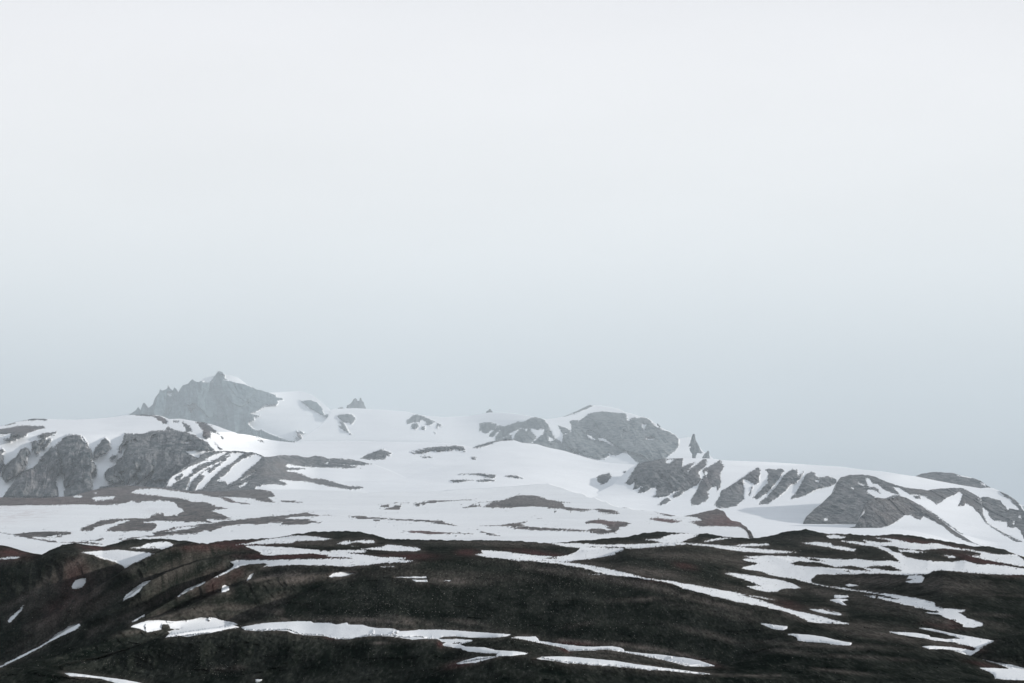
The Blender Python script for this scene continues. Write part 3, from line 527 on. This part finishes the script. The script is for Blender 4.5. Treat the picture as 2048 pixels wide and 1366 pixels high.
FG_COVER = """
+ E -900,775 -40,770 0,745 100,735 160,733 130,745 0,757 -40,777 -900,790
+ E 650,700 780,690 940,678 1060,690 1240,705 1200,725 1040,800 1000,828 985,805 920,775 800,745 740,715
+ E 1040,665 1120,655 1180,625 1280,615 1350,613 1392,640 1340,660 1300,672 1200,665 1100,668
- E 1190,652 1230,650 1250,657 1210,660
+ E 1885,638 1960,630 2048,612 F 80,595 200,578 300,565 430,567 607,590 530,603 330,607 290,624 140,630 0,634 E 1990,636
+ E 1960,645 2048,647 F 200,655 400,672 580,690 630,685 700,680 860,680 893,692 850,701 720,703 1000,735 1200,741 1195,750 1130,756 1280,767 1200,779 1100,781 1000,786 900,800 720,809 500,801 300,799 160,806 50,820 100,795 60,785 0,790 E 1980,795 1880,825 1780,880 1700,909 1750,880 1850,830 1870,800 1840,775 1900,762 2048,762 F 400,752 560,752 640,745 780,748 700,738 640,735 560,730 580,718 430,711 200,715 130,726 30,714 40,700 0,683 E 1990,660
+ F 840,670 1000,655 1050,639 1150,644 1230,655 1300,665 1322,680 1280,689 1100,686 950,680
+ F 640,633 700,610 750,604 762,615 850,600 940,604 955,620 900,626 800,616 740,634
+ F 760,648 820,650 790,655
+ F 1000,815 1110,805 1102,815
+ F 580,890 620,862 700,854 792,862 720,886 610,898
+ G 280,622 600,628 800,648 900,664 885,685 820,700 828,715 700,740 640,750 400,776 370,770 0,757 F 1850,737 1780,726 1745,715 1817,708 1800,681 2048,696 G 0,704 160,720 350,736 450,722 510,697 552,665 400,648
- G 265,743 370,742 375,748 270,748
+ G -20,752 200,765 370,770 K 520,68 740,103 900,139 1090,187 1240,204 1450,239 1600,267 1780,299 2048,344 H 62,360 0,352 K 2048,356 1900,326 1800,315 1900,336 2048,380 H 130,424 240,449 400,484 560,528 665,553 540,551 380,543 320,531 220,481 100,441 0,426 K 2048,419 1900,391 1780,366 1640,336 1500,301 1370,271 1300,236 1190,209 1090,195 850,166 740,151 560,101 430,79 360,69 150,49 0,41
+ K 600,149 722,151 700,157
+ G 1050,595 1180,590 1260,560 1350,547 1500,549 1475,570 1400,600 1340,626 1240,631 1140,606
+ G 560,634 800,637 1050,631 1240,621 1340,621 1500,631 1700,644 2048,677 D 100,885 228,897 150,906 0,906 G 1840,691 1700,673 1560,649 1400,633 1310,641 1240,646 1100,661 950,669 860,666 700,656
- G 600,652 850,655 960,660 780,665
+ G 1530,610 1650,585 1785,579 1720,590 1640,601 1560,616
+ G 1768,645 1900,629 2048,629 2060,640 1950,649
+ D 270,822 400,814 500,824 520,845 620,855 702,875 690,891 600,881 480,856 300,831
+ D 468,765 530,759 632,775 590,787 488,786
+ D 580,807 700,811 850,837 960,864 1000,894 1060,904 1100,934 1200,957 1380,974 1480,974 1560,961 1640,984 1700,998 H 1760,74 1880,84 2048,110 2300,150 2300,190 2048,162 1760,151 1560,136 1400,121 1320,126 1290,151 1100,159 900,146 640,153 400,153 350,190 340,215 420,240 600,262 760,289 950,309 1040,319 1200,349 1330,379 1342,410 1440,430 1580,439 1572,456 1530,465 1600,505 1720,544 1724,565 1640,581 1560,576 1560,555 1480,520 1360,476 1260,458 1380,460 1250,430 1190,420 1050,386 900,351 800,331 768,321 900,334 960,345 1042,353 960,330 900,315 740,291 600,273 480,256 340,226 260,206 220,191 100,176 0,156 K 1990,131 1900,119 1825,108 1900,86 1985,65 1880,50 1838,30 1960,30 1848,12 2048,5 H 160,9 310,21 420,24 640,37 700,29 860,47 980,44 1060,58 D 1000,925 950,891 860,856 700,831
- H 178,65 250,51 400,59 540,94 660,84 760,104 822,128 700,121 540,103 380,96 220,81
- H 298,30 380,27 462,50 380,49
- H 768,98 850,84 980,87 1075,126 1000,131 900,116
- H 603,130 650,127 657,138 640,134
+ K 1700,144 1800,147 2048,184 H 90,199 200,229 268,268 180,266 110,271 80,291 0,296 K 1960,281 1880,251 1995,245 1900,211 1780,171
+ D 820,838 980,855 1150,872 1280,880 1310,868 1420,880 1560,905 1700,935 1850,975 2048,1015 2300,1075 2300,1030 2048,960 1990,917 1840,917 1640,880 1500,862 1350,825 1240,832 1130,820 1000,790 850,780 960,800 1000,815 900,820 760,800 
- D 930,850 990,845 1080,868 1180,876 1280,898 1340,870 1420,868 1600,885 1700,905 1700,925 1560,915 1500,935 1400,915 1330,905 1180,905 1000,885
+ D 1040,875 1150,880 1272,898 1200,903 1060,892
+ D 1400,920 1500,930 1505,942 1450,942
+ D 1600,928 1720,935 1850,965 1920,982 1850,978 1700,948
+ H 1110,185 1130,160 1230,164 1252,185 1230,223 1140,223 1098,210 1170,200
""" 
PATCHES = [   # lone snow patches lying on the moor: every one a thing with its own mesh
 ("I 575,250 600,210 640,190 685,184 687,210 660,255 610,272 578,268", "small oval snow patch alone on the reddish flank of the far left hill"),
 ("I 60,530 90,490 130,460 185,404 172,440 120,500 73,542", "short slanting snow sliver low on the dark hill at the left edge"),
 ("I 983,368 1000,330 1070,270 1150,215 1212,202 1140,257 1110,300 1060,330", "tapering snow wedge high on the second dark ridge from the left"),
 ("I -40,912 0,889 150,809 320,729 440,639 560,564 640,543 642,565 600,595 500,642 400,691 320,739 180,816 60,871 -40,918", "long thin snow bank in the gully between two dark ridges"),
 ("I 1413,333 1500,269 1648,209 1640,222 1500,291 1430,333", "narrow snow strip edging the ridge just left of the red slope"),
 ("I 1048,536 1160,474 1152,491 1070,534", "tiny faint snow streak just above the left end of the two lobed snow patch"),
 ("I 1773,301 1777,250 1800,239 1832,254 1835,281", "small rounded snow patch on the red slope beside the central dark hill"),
 ("I 1973,202 1990,164 2030,142 2012,181 1980,205", "small upright snow sliver at the upper end of the red slope"),
 ("I 1043,575 1100,550 1180,525 1270,520 1400,530 1500,520 1600,502 1720,502 1760,520 1870,540 1902,556 1860,560 1914,578 1830,590 1700,620 1500,653 1430,645 1325,658 1365,625 1345,612 1445,592 1360,590 1352,552 1300,556 1290,598 1180,618 1120,590", "broad two lobed snow patch with a dark rock island in it"),
 ("I 1930,577 2048,556 J 120,540 300,532 440,531 460,545 600,541 640,556 730,543 742,558 850,560 900,575 960,584 1100,589 1160,609 1300,602 1500,599 1700,614 1900,627 2037,637 2010,650 1950,658 1850,662 1700,660 1600,650 1500,654 1460,670 1250,674 1150,662 1050,647 900,650 800,657 750,672 640,674 560,650 400,640 300,630 250,607 0,604 I 1960,602", "longest snow belt, running below the central dark hill"),
 ("J 1455,676 1600,671 1755,686 1690,696 1620,716 1680,735 1830,741 1920,764 2048,771 K 135,790 60,801 0,809 J 1920,810 1935,790 1850,786 1700,772 1650,756 1640,746 1500,726 1490,700", "Z shaped snow patch dropping from the long belt between two low mounds"),
 ("J 1575,877 1680,844 1780,819 1938,815 1850,836 1750,862", "small pointed snow wedge beside reddish gravel below the Z shaped patch"),
 ("K -10,664 60,655 190,654 205,668 222,690 300,699 440,721 600,734 800,731 860,739 895,755 900,769 1060,789 1200,799 1400,824 1500,844 1618,885 1500,893 1400,887 1300,861 1150,826 1000,797 880,773 770,759 600,766 450,769 430,746 300,717 170,692 80,672", "long winding snow ribbon right of the long belt, thickest at its lower right end"),
 ("K 188,826 300,815 430,814 600,827 820,849 1000,879 1200,904 1400,929 1605,957 1500,954 1230,924 1050,914 830,887 620,879 430,862 280,841", "spindle shaped snow streak nearest the bottom edge, pointed at both ends"),
 ("I 510,944 620,954 740,969 860,984 1000,1003 1100,1022 1250,1052 1000,1062 920,1022 800,987 560,967", "thin snow tail cut off by the bottom edge at lower left"),
 ("J -5,998 50,999 42,1009 0,1011", "tiny snow fleck by the bottom edge left of centre"),
 ("F 1103,895 1360,891 1367,903 1200,901", "thin flat snow dash high on the central dark hill, longest of the three there"),
 ("F 1248,915 1300,920 1370,919 1374,935 1280,933", "stubby snow fleck just under the flat dash on the central hill"),
 ("F 1498,925 1562,924 1545,931", "tiny snow fleck, rightmost of the three on the central hill"),
 ("H 618,240 650,231 722,244 640,251", "small lens of snow on the brown flat under the big right hand snowfield"),
 ("H 528,320 640,324 647,335 570,346 530,341", "small snow lens, upper of the two joined pieces right of the long diagonal ribbon"),
 ("H 495,362 560,350 600,354 643,360 590,371 628,400 600,399 560,381", "ragged snow scrap just under the small lens right of the diagonal ribbon"),
 ("H 325,434 420,439 602,478 560,480 400,457", "slim snow dash above the lower end of the diagonal ribbon"),
 ("H 438,431 592,470 560,467", "hair thin snow streak touching the slim dash above the diagonal ribbon"),
 ("K 1990,548 2048,553 H 60,561 158,575 150,590 120,602 40,591 0,576", "small snow tongue left under the diagonal ribbon"),
 ("H 158,631 240,634 330,639 440,654 560,684 673,704 662,723 580,720 440,702 300,692 240,682 225,656", "plump snow patch alone on the dark slope below the diagonal ribbon"),
 ("H 963,615 1060,619 1200,627 1290,645 1300,659 1420,674 1556,671 1480,645 1400,625 1250,597 1213,582 1300,589 1430,619 1560,644 1813,687 1750,716 1680,757 1640,762 1682,750 1600,726 1500,702 1350,686 1250,667 1150,652 1040,636", "forked snow patch above the round dark mound at lower right"),
 ("H 1228,730 1300,727 1420,734 1540,747 1640,768 1692,755 1660,777 1622,802 1560,792 1480,761 1400,752 1290,754", "curved snow bank hugging the top of the low mound at lower right"),
 ("H 1718,834 1800,854 1950,879 2048,903 2200,930 2200,942 1950,912 1850,877", "thin snow streak at the right edge, upper of the two in the corner"),
 ("H 1688,903 1850,909 2048,917 2200,922 2200,1030 2048,1004 1900,997 1820,987 1800,952 1750,927", "broad snow patch in the lower right corner"),
]
mound = knots("Z 1900,1345 1925,1325 1943,1310 1961,1296 1988,1282 2011,1274 2048,1270 2150,1275 2300,1300", [(0,1)], [(0,1)])
def fg_depth2(X, Y):
    D = fg_depth(X, Y)
    yy = ys(mound[0], X) + 0.8*fbm(X/11.0, X*0+2, 3, 0.6, 8)                                # the dark mound at the lower right stands in front
    k = (X > 1925) & (Y >= yy) & (Y < 1334+ (X-1966)*0.16)
    s = np.clip((Y-yy)/60.0, 0, 1)
    return np.where(k, np.minimum(D, 1130 - 60*s**0.6), D)
FG_RED = [(470,1090,70,9,0,0.85),(395,1095,40,8,0,0.6),(560,1113,80,6,0,1.0),(820,1113,55,7,0,0.9),(935,1105,22,7,0,1.0),(1080,1108,60,7,8,0.8),(150,1165,32,42,0,0.6),(120,1210,50,22,-30,0.4),(430,1168,34,18,-35,0.5),(470,1150,30,12,-30,0.4),(190,1095,30,5,5,0.9),(20,1108,40,12,0,0.9),(60,1100,25,6,10,0.6),(1850,1088,80,7,8,0.9),(1960,1120,60,8,12,0.9),(2030,1147,18,6,0,1.0),(1370,1132,22,6,10,0.9),(1150,1287,40,4,3,0.9),(920,1328,30,6,-12,0.8),(1580,1212,30,10,15,0.55),(1940,1298,30,5,5,0.7),(1890,1252,40,6,5,0.6),(880,1289,8,6,40,0.8),(660,1277,14,3,10,0.7),(1980,1332,40,5,12,0.6),(1130,1300,12,5,20,0.7),(1410,1325,35,5,15,0.6),(1910,1245,25,5,30,0.5),(640,1112,50,6,0,0.8),(1300,1160,40,5,10,0.35)]
FG_BROWN = [(620,1086,150,7,0,0.7),(1000,1087,160,6,1,0.7),(1180,1090,60,6,5,0.5),(1480,1120,110,12,6,0.7),(1600,1150,60,10,5,0.8),(1700,1085,120,9,3,0.6),(1350,1110,100,10,4,0.6),(1180,1130,120,9,5,0.6),(860,1150,180,10,2,0.45),(1460,1230,120,9,12,0.4),(560,1150,60,8,-10,0.5),(1760,1220,90,6,8,0.4),(350,1140,70,16,-32,0.5),(240,1130,30,14,20,0.5),(120,1240,60,9,-30,0.5),(170,1185,60,9,-30,0.5),(900,1160,75,9,3,0.8),(700,1240,60,6,3,0.9),(820,1243,50,8,8,0.7),(600,1158,60,9,-6,0.9),(1300,1145,80,9,8,0.9),(1250,1140,60,8,5,0.7),(1480,1180,60,8,12,0.6),(1560,1180,40,8,10,0.6),(1700,1250,160,10,6,0.6),(1650,1290,130,6,3,0.7),(1900,1170,110,18,5,0.6),(1750,1160,90,12,0,0.7),(1960,1245,60,8,12,0.5),(1420,1270,60,6,14,0.7),(1290,1198,60,5,-3,0.6),(550,1200,30,10,-25,0.5),(1740,1315,90,4,3,0.6),(1680,1343,60,4,6,0.6),(1580,1302,60,5,4,0.5),(1440,1350,110,3,3,0.6),(400,1230,110,10,3,0.5),(280,1262,60,6,-8,0.5),(940,1245,40,5,8,0.6),(760,1287,20,3,0,0.7),(200,1210,70,12,-28,0.35),(180,1145,40,16,-30,0.5),(100,1175,60,20,-30,0.5),(60,1210,40,18,-30,0.4),(380,1110,70,12,-35,0.35),(220,1200,90,8,-28,0.35),(90,1270,90,7,-28,0.3),(1200,1310,90,5,6,0.6),(470,1335,20,6,0,0.5),(440,1337,16,5,0,0.6),(1160,1250,30,5,-12,0.4),(300,1190,60,7,-30,0.3),(2000,1190,80,4,3,0.4),(1980,1230,60,4,3,0.35)]  # brown ground; left diagonals also carry painted light and dark of the folds
cover_txt = FG_COVER + ''.join('+ %s\n' % p for p, _ in PATCHES)
sheet('foreground_hills', fg_crest, (-225, 2270), 1480, None, -1, cover_txt, m_moor, st=1.4, relief=(7,40,0,0.0), snow_relief=(1.0,120), bulge=0, edge=(0.95,8), crest_noise=2.0,
      depth_fn=fg_depth2, bands=[("Z 20,1303 100,1258 190,1208 290,1158 350,1128 430,1098", 9, 0.35), ("Z 180,1268 265,1228 340,1188 410,1150 450,1128", 9, 0.35), ("Z 262,1246 310,1236 380,1222 450,1214 560,1222", 8, 0.5),  # left strokes: pale gravel, plus lit hollow floors put into the colour
  ("Z 0,1220 60,1190 110,1150 165,1120", 9, 0.55), ("Z 60,1260 130,1225 190,1180 215,1140", 12, 0.6), ("Z 512,1158 560,1150 620,1152 700,1148", 6, 0.8), ("Z 560,1240 680,1238 760,1242 830,1250", 5, 0.7), ("Z 1050,1132 1180,1150 1300,1172 1400,1200 1500,1225", 8, 0.6),
  ("Z 1480,1130 1560,1165 1650,1185 1800,1210 1900,1250", 10, 0.6), ("Z 1570,1225 1700,1262 1850,1282 1940,1300", 9, 0.65), ("Z 1120,1282 1250,1290 1350,1305 1430,1325", 5, 0.8), ("Z 1170,1318 1300,1336 1400,1345", 5, 0.6), ("Z 1420,1352 1560,1352", 3, 0.6), ("Z 1660,1310 1780,1318", 4, 0.5)], rim_brown=0.8, hum=(0.5,34), red=FG_RED, brown=FG_BROWN, skirt=(0.10,0.12))
S = SHEETS['foreground_hills']
def fg_lookup(px_, py_):
    """metres of the moor surface at survey points, by walking its own grid"""
    X, Y = S['X'], S['Y']; nr = X.shape[0]
    ci = np.clip((px_-X[0,0])/1.4, 0, X.shape[1]-1.001); i = ci.astype(int); f = ci-i
    y_lo = Y[0,i]; y_hi = Y[-1,i]*(1-f)+Y[-1,i+1]*f
    r = np.clip((y_lo-py_)/(y_lo-y_hi)*(nr-1), 0, nr-1.001); j = r.astype(int); g = r-j
    def rd(a): return (a[j,i]*(1-f)+a[j,i+1]*f)*(1-g)+(a[j+1,i]*(1-f)+a[j+1,i+1]*f)*g
    return rd(S['px']), rd(S['py']), rd(S['pz'])
def snow_mat():
    m = bpy.data.materials.new('old_snow'); m.use_nodes = True; nt = m.node_tree; b = nt.nodes['Principled BSDF']
    b.inputs['Roughness'].default_value = 0.8; b.inputs['Specular IOR Level'].default_value = 0.15
    pos = nt.nodes.new('ShaderNodeNewGeometry').outputs['Position']
    n = noise_node(nt, pos, 0.05, 5, 0.6, ((1,0.4,1),(0,0,0.2))); r = nt.nodes.new('ShaderNodeValToRGB'); nt.links.new(n, r.inputs[0])
    r.color_ramp.elements[0].position = 0.35; r.color_ramp.elements[0].color = (0.64,0.655,0.675,1)
    r.color_ramp.elements[1].position = 0.68; r.color_ramp.elements[1].color = (0.67,0.685,0.70,1)
    nt.links.new(r.outputs[0], b.inputs['Base Color'])
    n2 = noise_node(nt, pos, 0.35, 4, 0.6); bp = nt.nodes.new('ShaderNodeBump'); bp.inputs['Distance'].default_value = 0.03; nt.links.new(n2, bp.inputs['Height']); nt.links.new(bp.outputs[0], b.inputs['Normal'])
    return m
m_snow = snow_mat()
def biggest(q, co):
    lab = np.arange(len(co))
    while True:
        m = lab[q].min(1); new = lab.copy()
        for k in range(4): np.minimum.at(new, q[:,k], m)
        new = new[new]
        if (new == lab).all(): break
        lab = new
    u, c = np.unique(lab[q[:,0]], return_counts=True); q = q[lab[q[:,0]] == u[c.argmax()]]
    use = np.unique(q); mp = np.zeros(len(co), int); mp[use] = np.arange(len(use))
    return mp[q], co[use]
def snow_patch(P, label):
    x0, y0 = P.min(0)-4; x1, y1 = P.max(0)+4; st = 0.7 if (x1-x0) < 200 else 0.9
    xs = np.arange(x0, x1, st); yy = np.arange(y0, y1, st*0.8)[::-1]
    X, Y = np.meshgrid(xs, yy); d = inside_dist(P, X, Y)
    wx, wy, wz = fg_lookup(X, Y); sc = wy/F_PX
    d = d + 0.6*fbm(wx/(13*sc), wy*0.25/(5*sc)+wz/(2*sc), 4, 0.65, 23) 
    rise = 0.22*(1-np.exp(-np.clip(d, 0, 99)/1.6)) - 0.12*(d < 0)
    Z = wz + rise
    keep = d > -0.45
    nc = X.shape[1]; i = np.arange(X.shape[0]-1)[:,None]*nc+np.arange(nc-1)[None,:]
    q = np.stack([i, i+1, i+nc+1, i+nc], -1).reshape(-1,4)
    k = keep.ravel(); dep = wy.ravel()
    ok = k[q].sum(1) >= 3
    dd = dep[q]; ok &= (dd.max(1)-dd.min(1)) < 0.05*dd.min(1)
    q = q[ok]
    if not len(q): return
    use = np.unique(q); mp = np.zeros(X.size, int); mp[use] = np.arange(len(use)); q = mp[q]
    co = np.stack([wx, wy, Z], -1).reshape(-1,3)[use]
    # underside, so that the patch is a slab with an edge
    q, co = biggest(q, co); c0 = co.mean(0); c0[2] = co[:,2].min(); n = len(co); lo = co.copy(); lo[:,2] -= 0.3; lo[:,1] += 0.15
    e = np.sort(np.vstack([q[:,[0,1]],q[:,[1,2]],q[:,[2,3]],q[:,[3,0]]]),1); ed = np.vstack([q[:,[0,1]],q[:,[1,2]],q[:,[2,3]],q[:,[3,0]]])
    key = e[:,0]*n+e[:,1]; u, idx, cnt = np.unique(key, return_index=True, return_counts=True); b = ed[idx[cnt == 1]]
    side = np.stack([b[:,0], b[:,0]+n, b[:,1]+n, b[:,1]], -1)
    o = raw_mesh('snow_patch', np.vstack([co, lo])-c0, np.vstack([q, q[:,::-1]+n, side]), m_snow)
    o.location = c0; tag(o, label, 'snow patch', 'snow patches lying on the dark moor')
for s, lab in PATCHES: snow_patch(path(s), lab)
# ------------------------------------------------------------------ rock towers on the skyline
def tower(name, txt, D, label, cat, mat, thick=0.55, group=None, st=0.45, foot=6):
    D = float(metres(D))
    P = path(txt); P = P.copy()
    x0, y0 = P.min(0)-1.5; x1, y1 = P.max(0)+1.5
    xs = np.arange(x0, x1, st); yy = np.arange(y0, y1, st)[::-1]; X, Y = np.meshgrid(xs, yy)
    d = inside_dist(P, X, Y) + 0.45*fbm(X/3.0, Y/3.5, 4, 0.65, int(x0))
    half = thick*D/F_PX*np.sqrt(np.clip(d, 0, None)*9+0.01)
    rg = fbm(X/5.0, Y/11.0, 5, 0.62, 40+int(x0), True)
    keep = d > 0; nc = X.shape[1]; i = np.arange(X.shape[0]-1)[:,None]*nc+np.arange(nc-1)[None,:]
    q = np.stack([i, i+1, i+nc+1, i+nc], -1).reshape(-1,4); ok = keep.ravel()[q].all(1); q = q[ok]
    use = np.unique(q); mp = np.zeros(X.size, int); mp[use] = np.arange(len(use)); q = mp[q]; n = len(use)
    fr = np.stack(world_pt(X, Y, D-half-rg*half*0.5), -1).reshape(-1,3)[use]; bk = np.stack(world_pt(X, Y, D+0.0*half), -1).reshape(-1,3)[use]; bk[:,1] += half.ravel()[use]*1.2
    ed = np.vstack([q[:,[0,1]],q[:,[1,2]],q[:,[2,3]],q[:,[3,0]]]); e = np.sort(ed,1); key = e[:,0]*n+e[:,1]
    u, idx, cnt = np.unique(key, return_index=True, return_counts=True); b = ed[idx[cnt == 1]]
    side = np.stack([b[:,1], b[:,0], b[:,0]+n, b[:,1]+n], -1)
    co = np.vstack([fr, bk]); c0 = fr.mean(0); c0[2] = fr[:,2].min()
    o = raw_mesh(name, co-c0, np.vstack([q, q[:,::-1]+n, side]), mat, dict(snow=np.full(2*n, -5.0)))
    o.location = c0; tag(o, label, cat, group)
tower('rock_pinnacle', "B 720,352 722,340 728,320 745,316 762,300 780,273 795,263 806,272 812,285 825,284 830,262 840,258 846,270 850,290 862,294 870,325 888,358 722,358", 12800, "fractured rock tower with a thin finger on the saddle right of the misty peak", 'rock', m_far)
tower('rock_outcrop', "B 650,354 655,344 680,338 690,334 700,343 715,358 650,358", 12700, "low sliver of rock just left of the foot of the fingered rock tower", 'rock', m_far)
tower('rock_outcrop', "B 1836,384 1845,368 1858,362 1865,351 1880,354 1884,366 1894,372 1896,386", 10500, "tiny dark rock knob on the skyline of the snowy saddle", 'rock', m_far)
tower('rock_pinnacle', "C 1410,652 1425,620 1436,575 1446,552 1456,548 1464,552 1470,600 1486,625 1500,655 1508,680 1528,702 1512,708 1482,705 1470,740 1468,750 1440,750 1440,712 1425,690 1418,670 1432,655", 8790, "tall jagged rock spire rising over the snow right of the central rock face", 'rock', m_far)
tower('rock_pinnacle', "C 1515,752 1520,740 1540,708 1558,694 1568,682 1578,692 1580,720 1584,752", 8740, "short sharp rock tooth right of the tall jagged spire", 'rock', m_far)
tower('rock_outcrop', "C 1160,482 1160,470 1166,464 1176,478 1190,492 1184,500", 9250, "tiny rock nub breaking the snow rim right of the central rock face", 'rock', m_far, st=0.35)
# ------------------------------------------------------------------ stones strewn over the moor
def stones():
    rs = np.random.RandomState(3); pts = []
    cl = [(760,1215,45,22,900),(900,1190,60,30,260),(1150,1170,70,30,420),(1060,1200,90,50,420),(1160,1250,25,10,160),(950,1245,60,8,160),(1300,1150,90,16,900),(1480,1170,100,30,500),(700,1240,80,5,200),(440,1338,35,8,240),(250,1330,90,20,200),(320,1310,120,30,260),(160,1320,60,20,100),(1250,1215,200,60,700),(1600,1200,200,60,400),(1100,1285,100,6,260),(1250,1305,120,6,200),(960,1150,90,18,400),(1500,1320,350,40,300),(700,1330,300,30,200),(1500,1100,250,20,500),(1800,1200,200,60,160),(600,1200,100,50,160),(150,1220,50,25,120),(1000,1260,500,120,200)]
    for (x, y, a, b, n) in cl: pts.append(np.stack([rs.normal(x, a, n), rs.normal(y, b, n)], 1))
    p = np.vstack(pts); p = p[(p[:,0] > -150) & (p[:,0] < 2200) & (p[:,1] < 1420)]
    top = ys(fg_crest, p[:,0])+4; p = p[p[:,1] > top]
    x, y, z = fg_lookup(p[:,0], p[:,1]); n = len(x)
    base = np.array([[1,0,0],[0.2,0.9,0],[-0.9,0.3,0],[-0.5,-0.8,0],[0.6,-0.7,0],[0.1,0.1,0.8],[0,0,-0.6]])
    tri = np.array([[0,1,5],[1,2,5],[2,3,5],[3,4,5],[4,0,5],[1,0,6],[2,1,6],[3,2,6],[4,3,6],[0,4,6]])
    r = (0.030 + 0.11*rs.rand(n)**4.0)*(y/620)
    v = base[None]*(0.7+0.6*rs.rand(n,7,3))*r[:,None,None]
    th = rs.rand(n)*6.28; c, s = np.cos(th)[:,None], np.sin(th)[:,None]
    vx = v[...,0]*c-v[...,1]*s; vy = v[...,0]*s+v[...,1]*c
    co = np.stack([vx+x[:,None], vy+y[:,None], v[...,2]+z[:,None]+r[:,None]*0.35], -1).reshape(-1,3)
    q = (tri[None]+7*np.arange(n)[:,None,None]).reshape(-1,3)
    m = bpy.data.materials.new('lichened_stone'); m.use_nodes = True; nt = m.node_tree; b = nt.nodes['Principled BSDF']; b.inputs['Roughness'].default_value = 0.95; b.inputs['Specular IOR Level'].default_value = 0.1
    pos = nt.nodes.new('ShaderNodeNewGeometry').outputs['Position']; nn = noise_node(nt, pos, 0.5, 3, 0.6); rr = nt.nodes.new('ShaderNodeValToRGB'); nt.links.new(nn, rr.inputs[0])
    rr.color_ramp.elements[0].position = 0.35; rr.color_ramp.elements[0].color = (0.10,0.095,0.09,1); rr.color_ramp.elements[1].position = 0.7; rr.color_ramp.elements[1].color = (0.30,0.295,0.27,1)
    nt.links.new(rr.outputs[0], b.inputs['Base Color'])
    o = raw_mesh('stones', co, q, m, smooth=False, k=3); tag(o, kind='stuff', label='pale lichened stones strewn over the dark hillsides')
stones()
# ------------------------------------------------------------------ the land under and beyond everything
def ground():
    rr = np.concatenate([np.linspace(3, 900, 40), np.linspace(960, 41500, 120)]); th = np.linspace(0, 2*math.pi, 240)
    Rr, T = np.meshgrid(rr, th, indexing='ij'); x = Rr*np.sin(T); y = Rr*np.cos(T)
    z = np.where(Rr < 400, -1.7-Rr*0.13, -53.7-np.clip((Rr-400)/3500, 0, 1)*150)
    z = z + np.clip(Rr/900, 0, 1)*4*fbm(x/400, y/400, 5, 0.5, 4)
    x = np.clip(x, -21500, 21500); y = np.clip(y, -6000, 41000)
    nr, nc = x.shape; i = np.arange(nr-1)[:,None]*nc+np.arange(nc-1)[None,:]; q = np.stack([i, i+nc, i+nc+1, i+1], -1).reshape(-1,4)
    q = q[::-1]
    sn = 8*fbm(x/900, y/900, 5, 0.55, 6)+0.5-np.where(Rr < 2500, 4, 0)
    o = raw_mesh('ground', np.stack([x,y,z],-1).reshape(-1,3), q[:, ::-1], m_moor, dict(snow=sn.ravel())); tag(o, kind='structure')
ground()
# ------------------------------------------------------------------ haze
def haze():
    x0, x1, y0, y1, z0, z1 = -22000, 22000, -6500, 41500, -560, 1750
    v = np.array([[x,y,z] for x in (x0,x1) for y in (y0,y1) for z in (z0,z1)], float)
    q = np.array([[0,1,3,2],[4,6,7,5],[0,4,5,1],[2,3,7,6],[0,2,6,4],[1,5,7,3]])
    m = bpy.data.materials.new('haze'); m.use_nodes = True; nt = m.node_tree; nt.nodes.clear()
    o_ = nt.nodes.new('ShaderNodeOutputMaterial'); p = nt.nodes.new('ShaderNodeVolumePrincipled')
    p.inputs['Color'].default_value = (0.79,0.865,0.915,1); p.inputs['Density'].default_value = 0.0000235; p.inputs['Anisotropy'].default_value = 0.0
    nt.links.new(p.outputs[0], o_.inputs['Volume'])
    o = raw_mesh('haze', v, q, m, smooth=False); tag(o, kind='stuff')
haze()
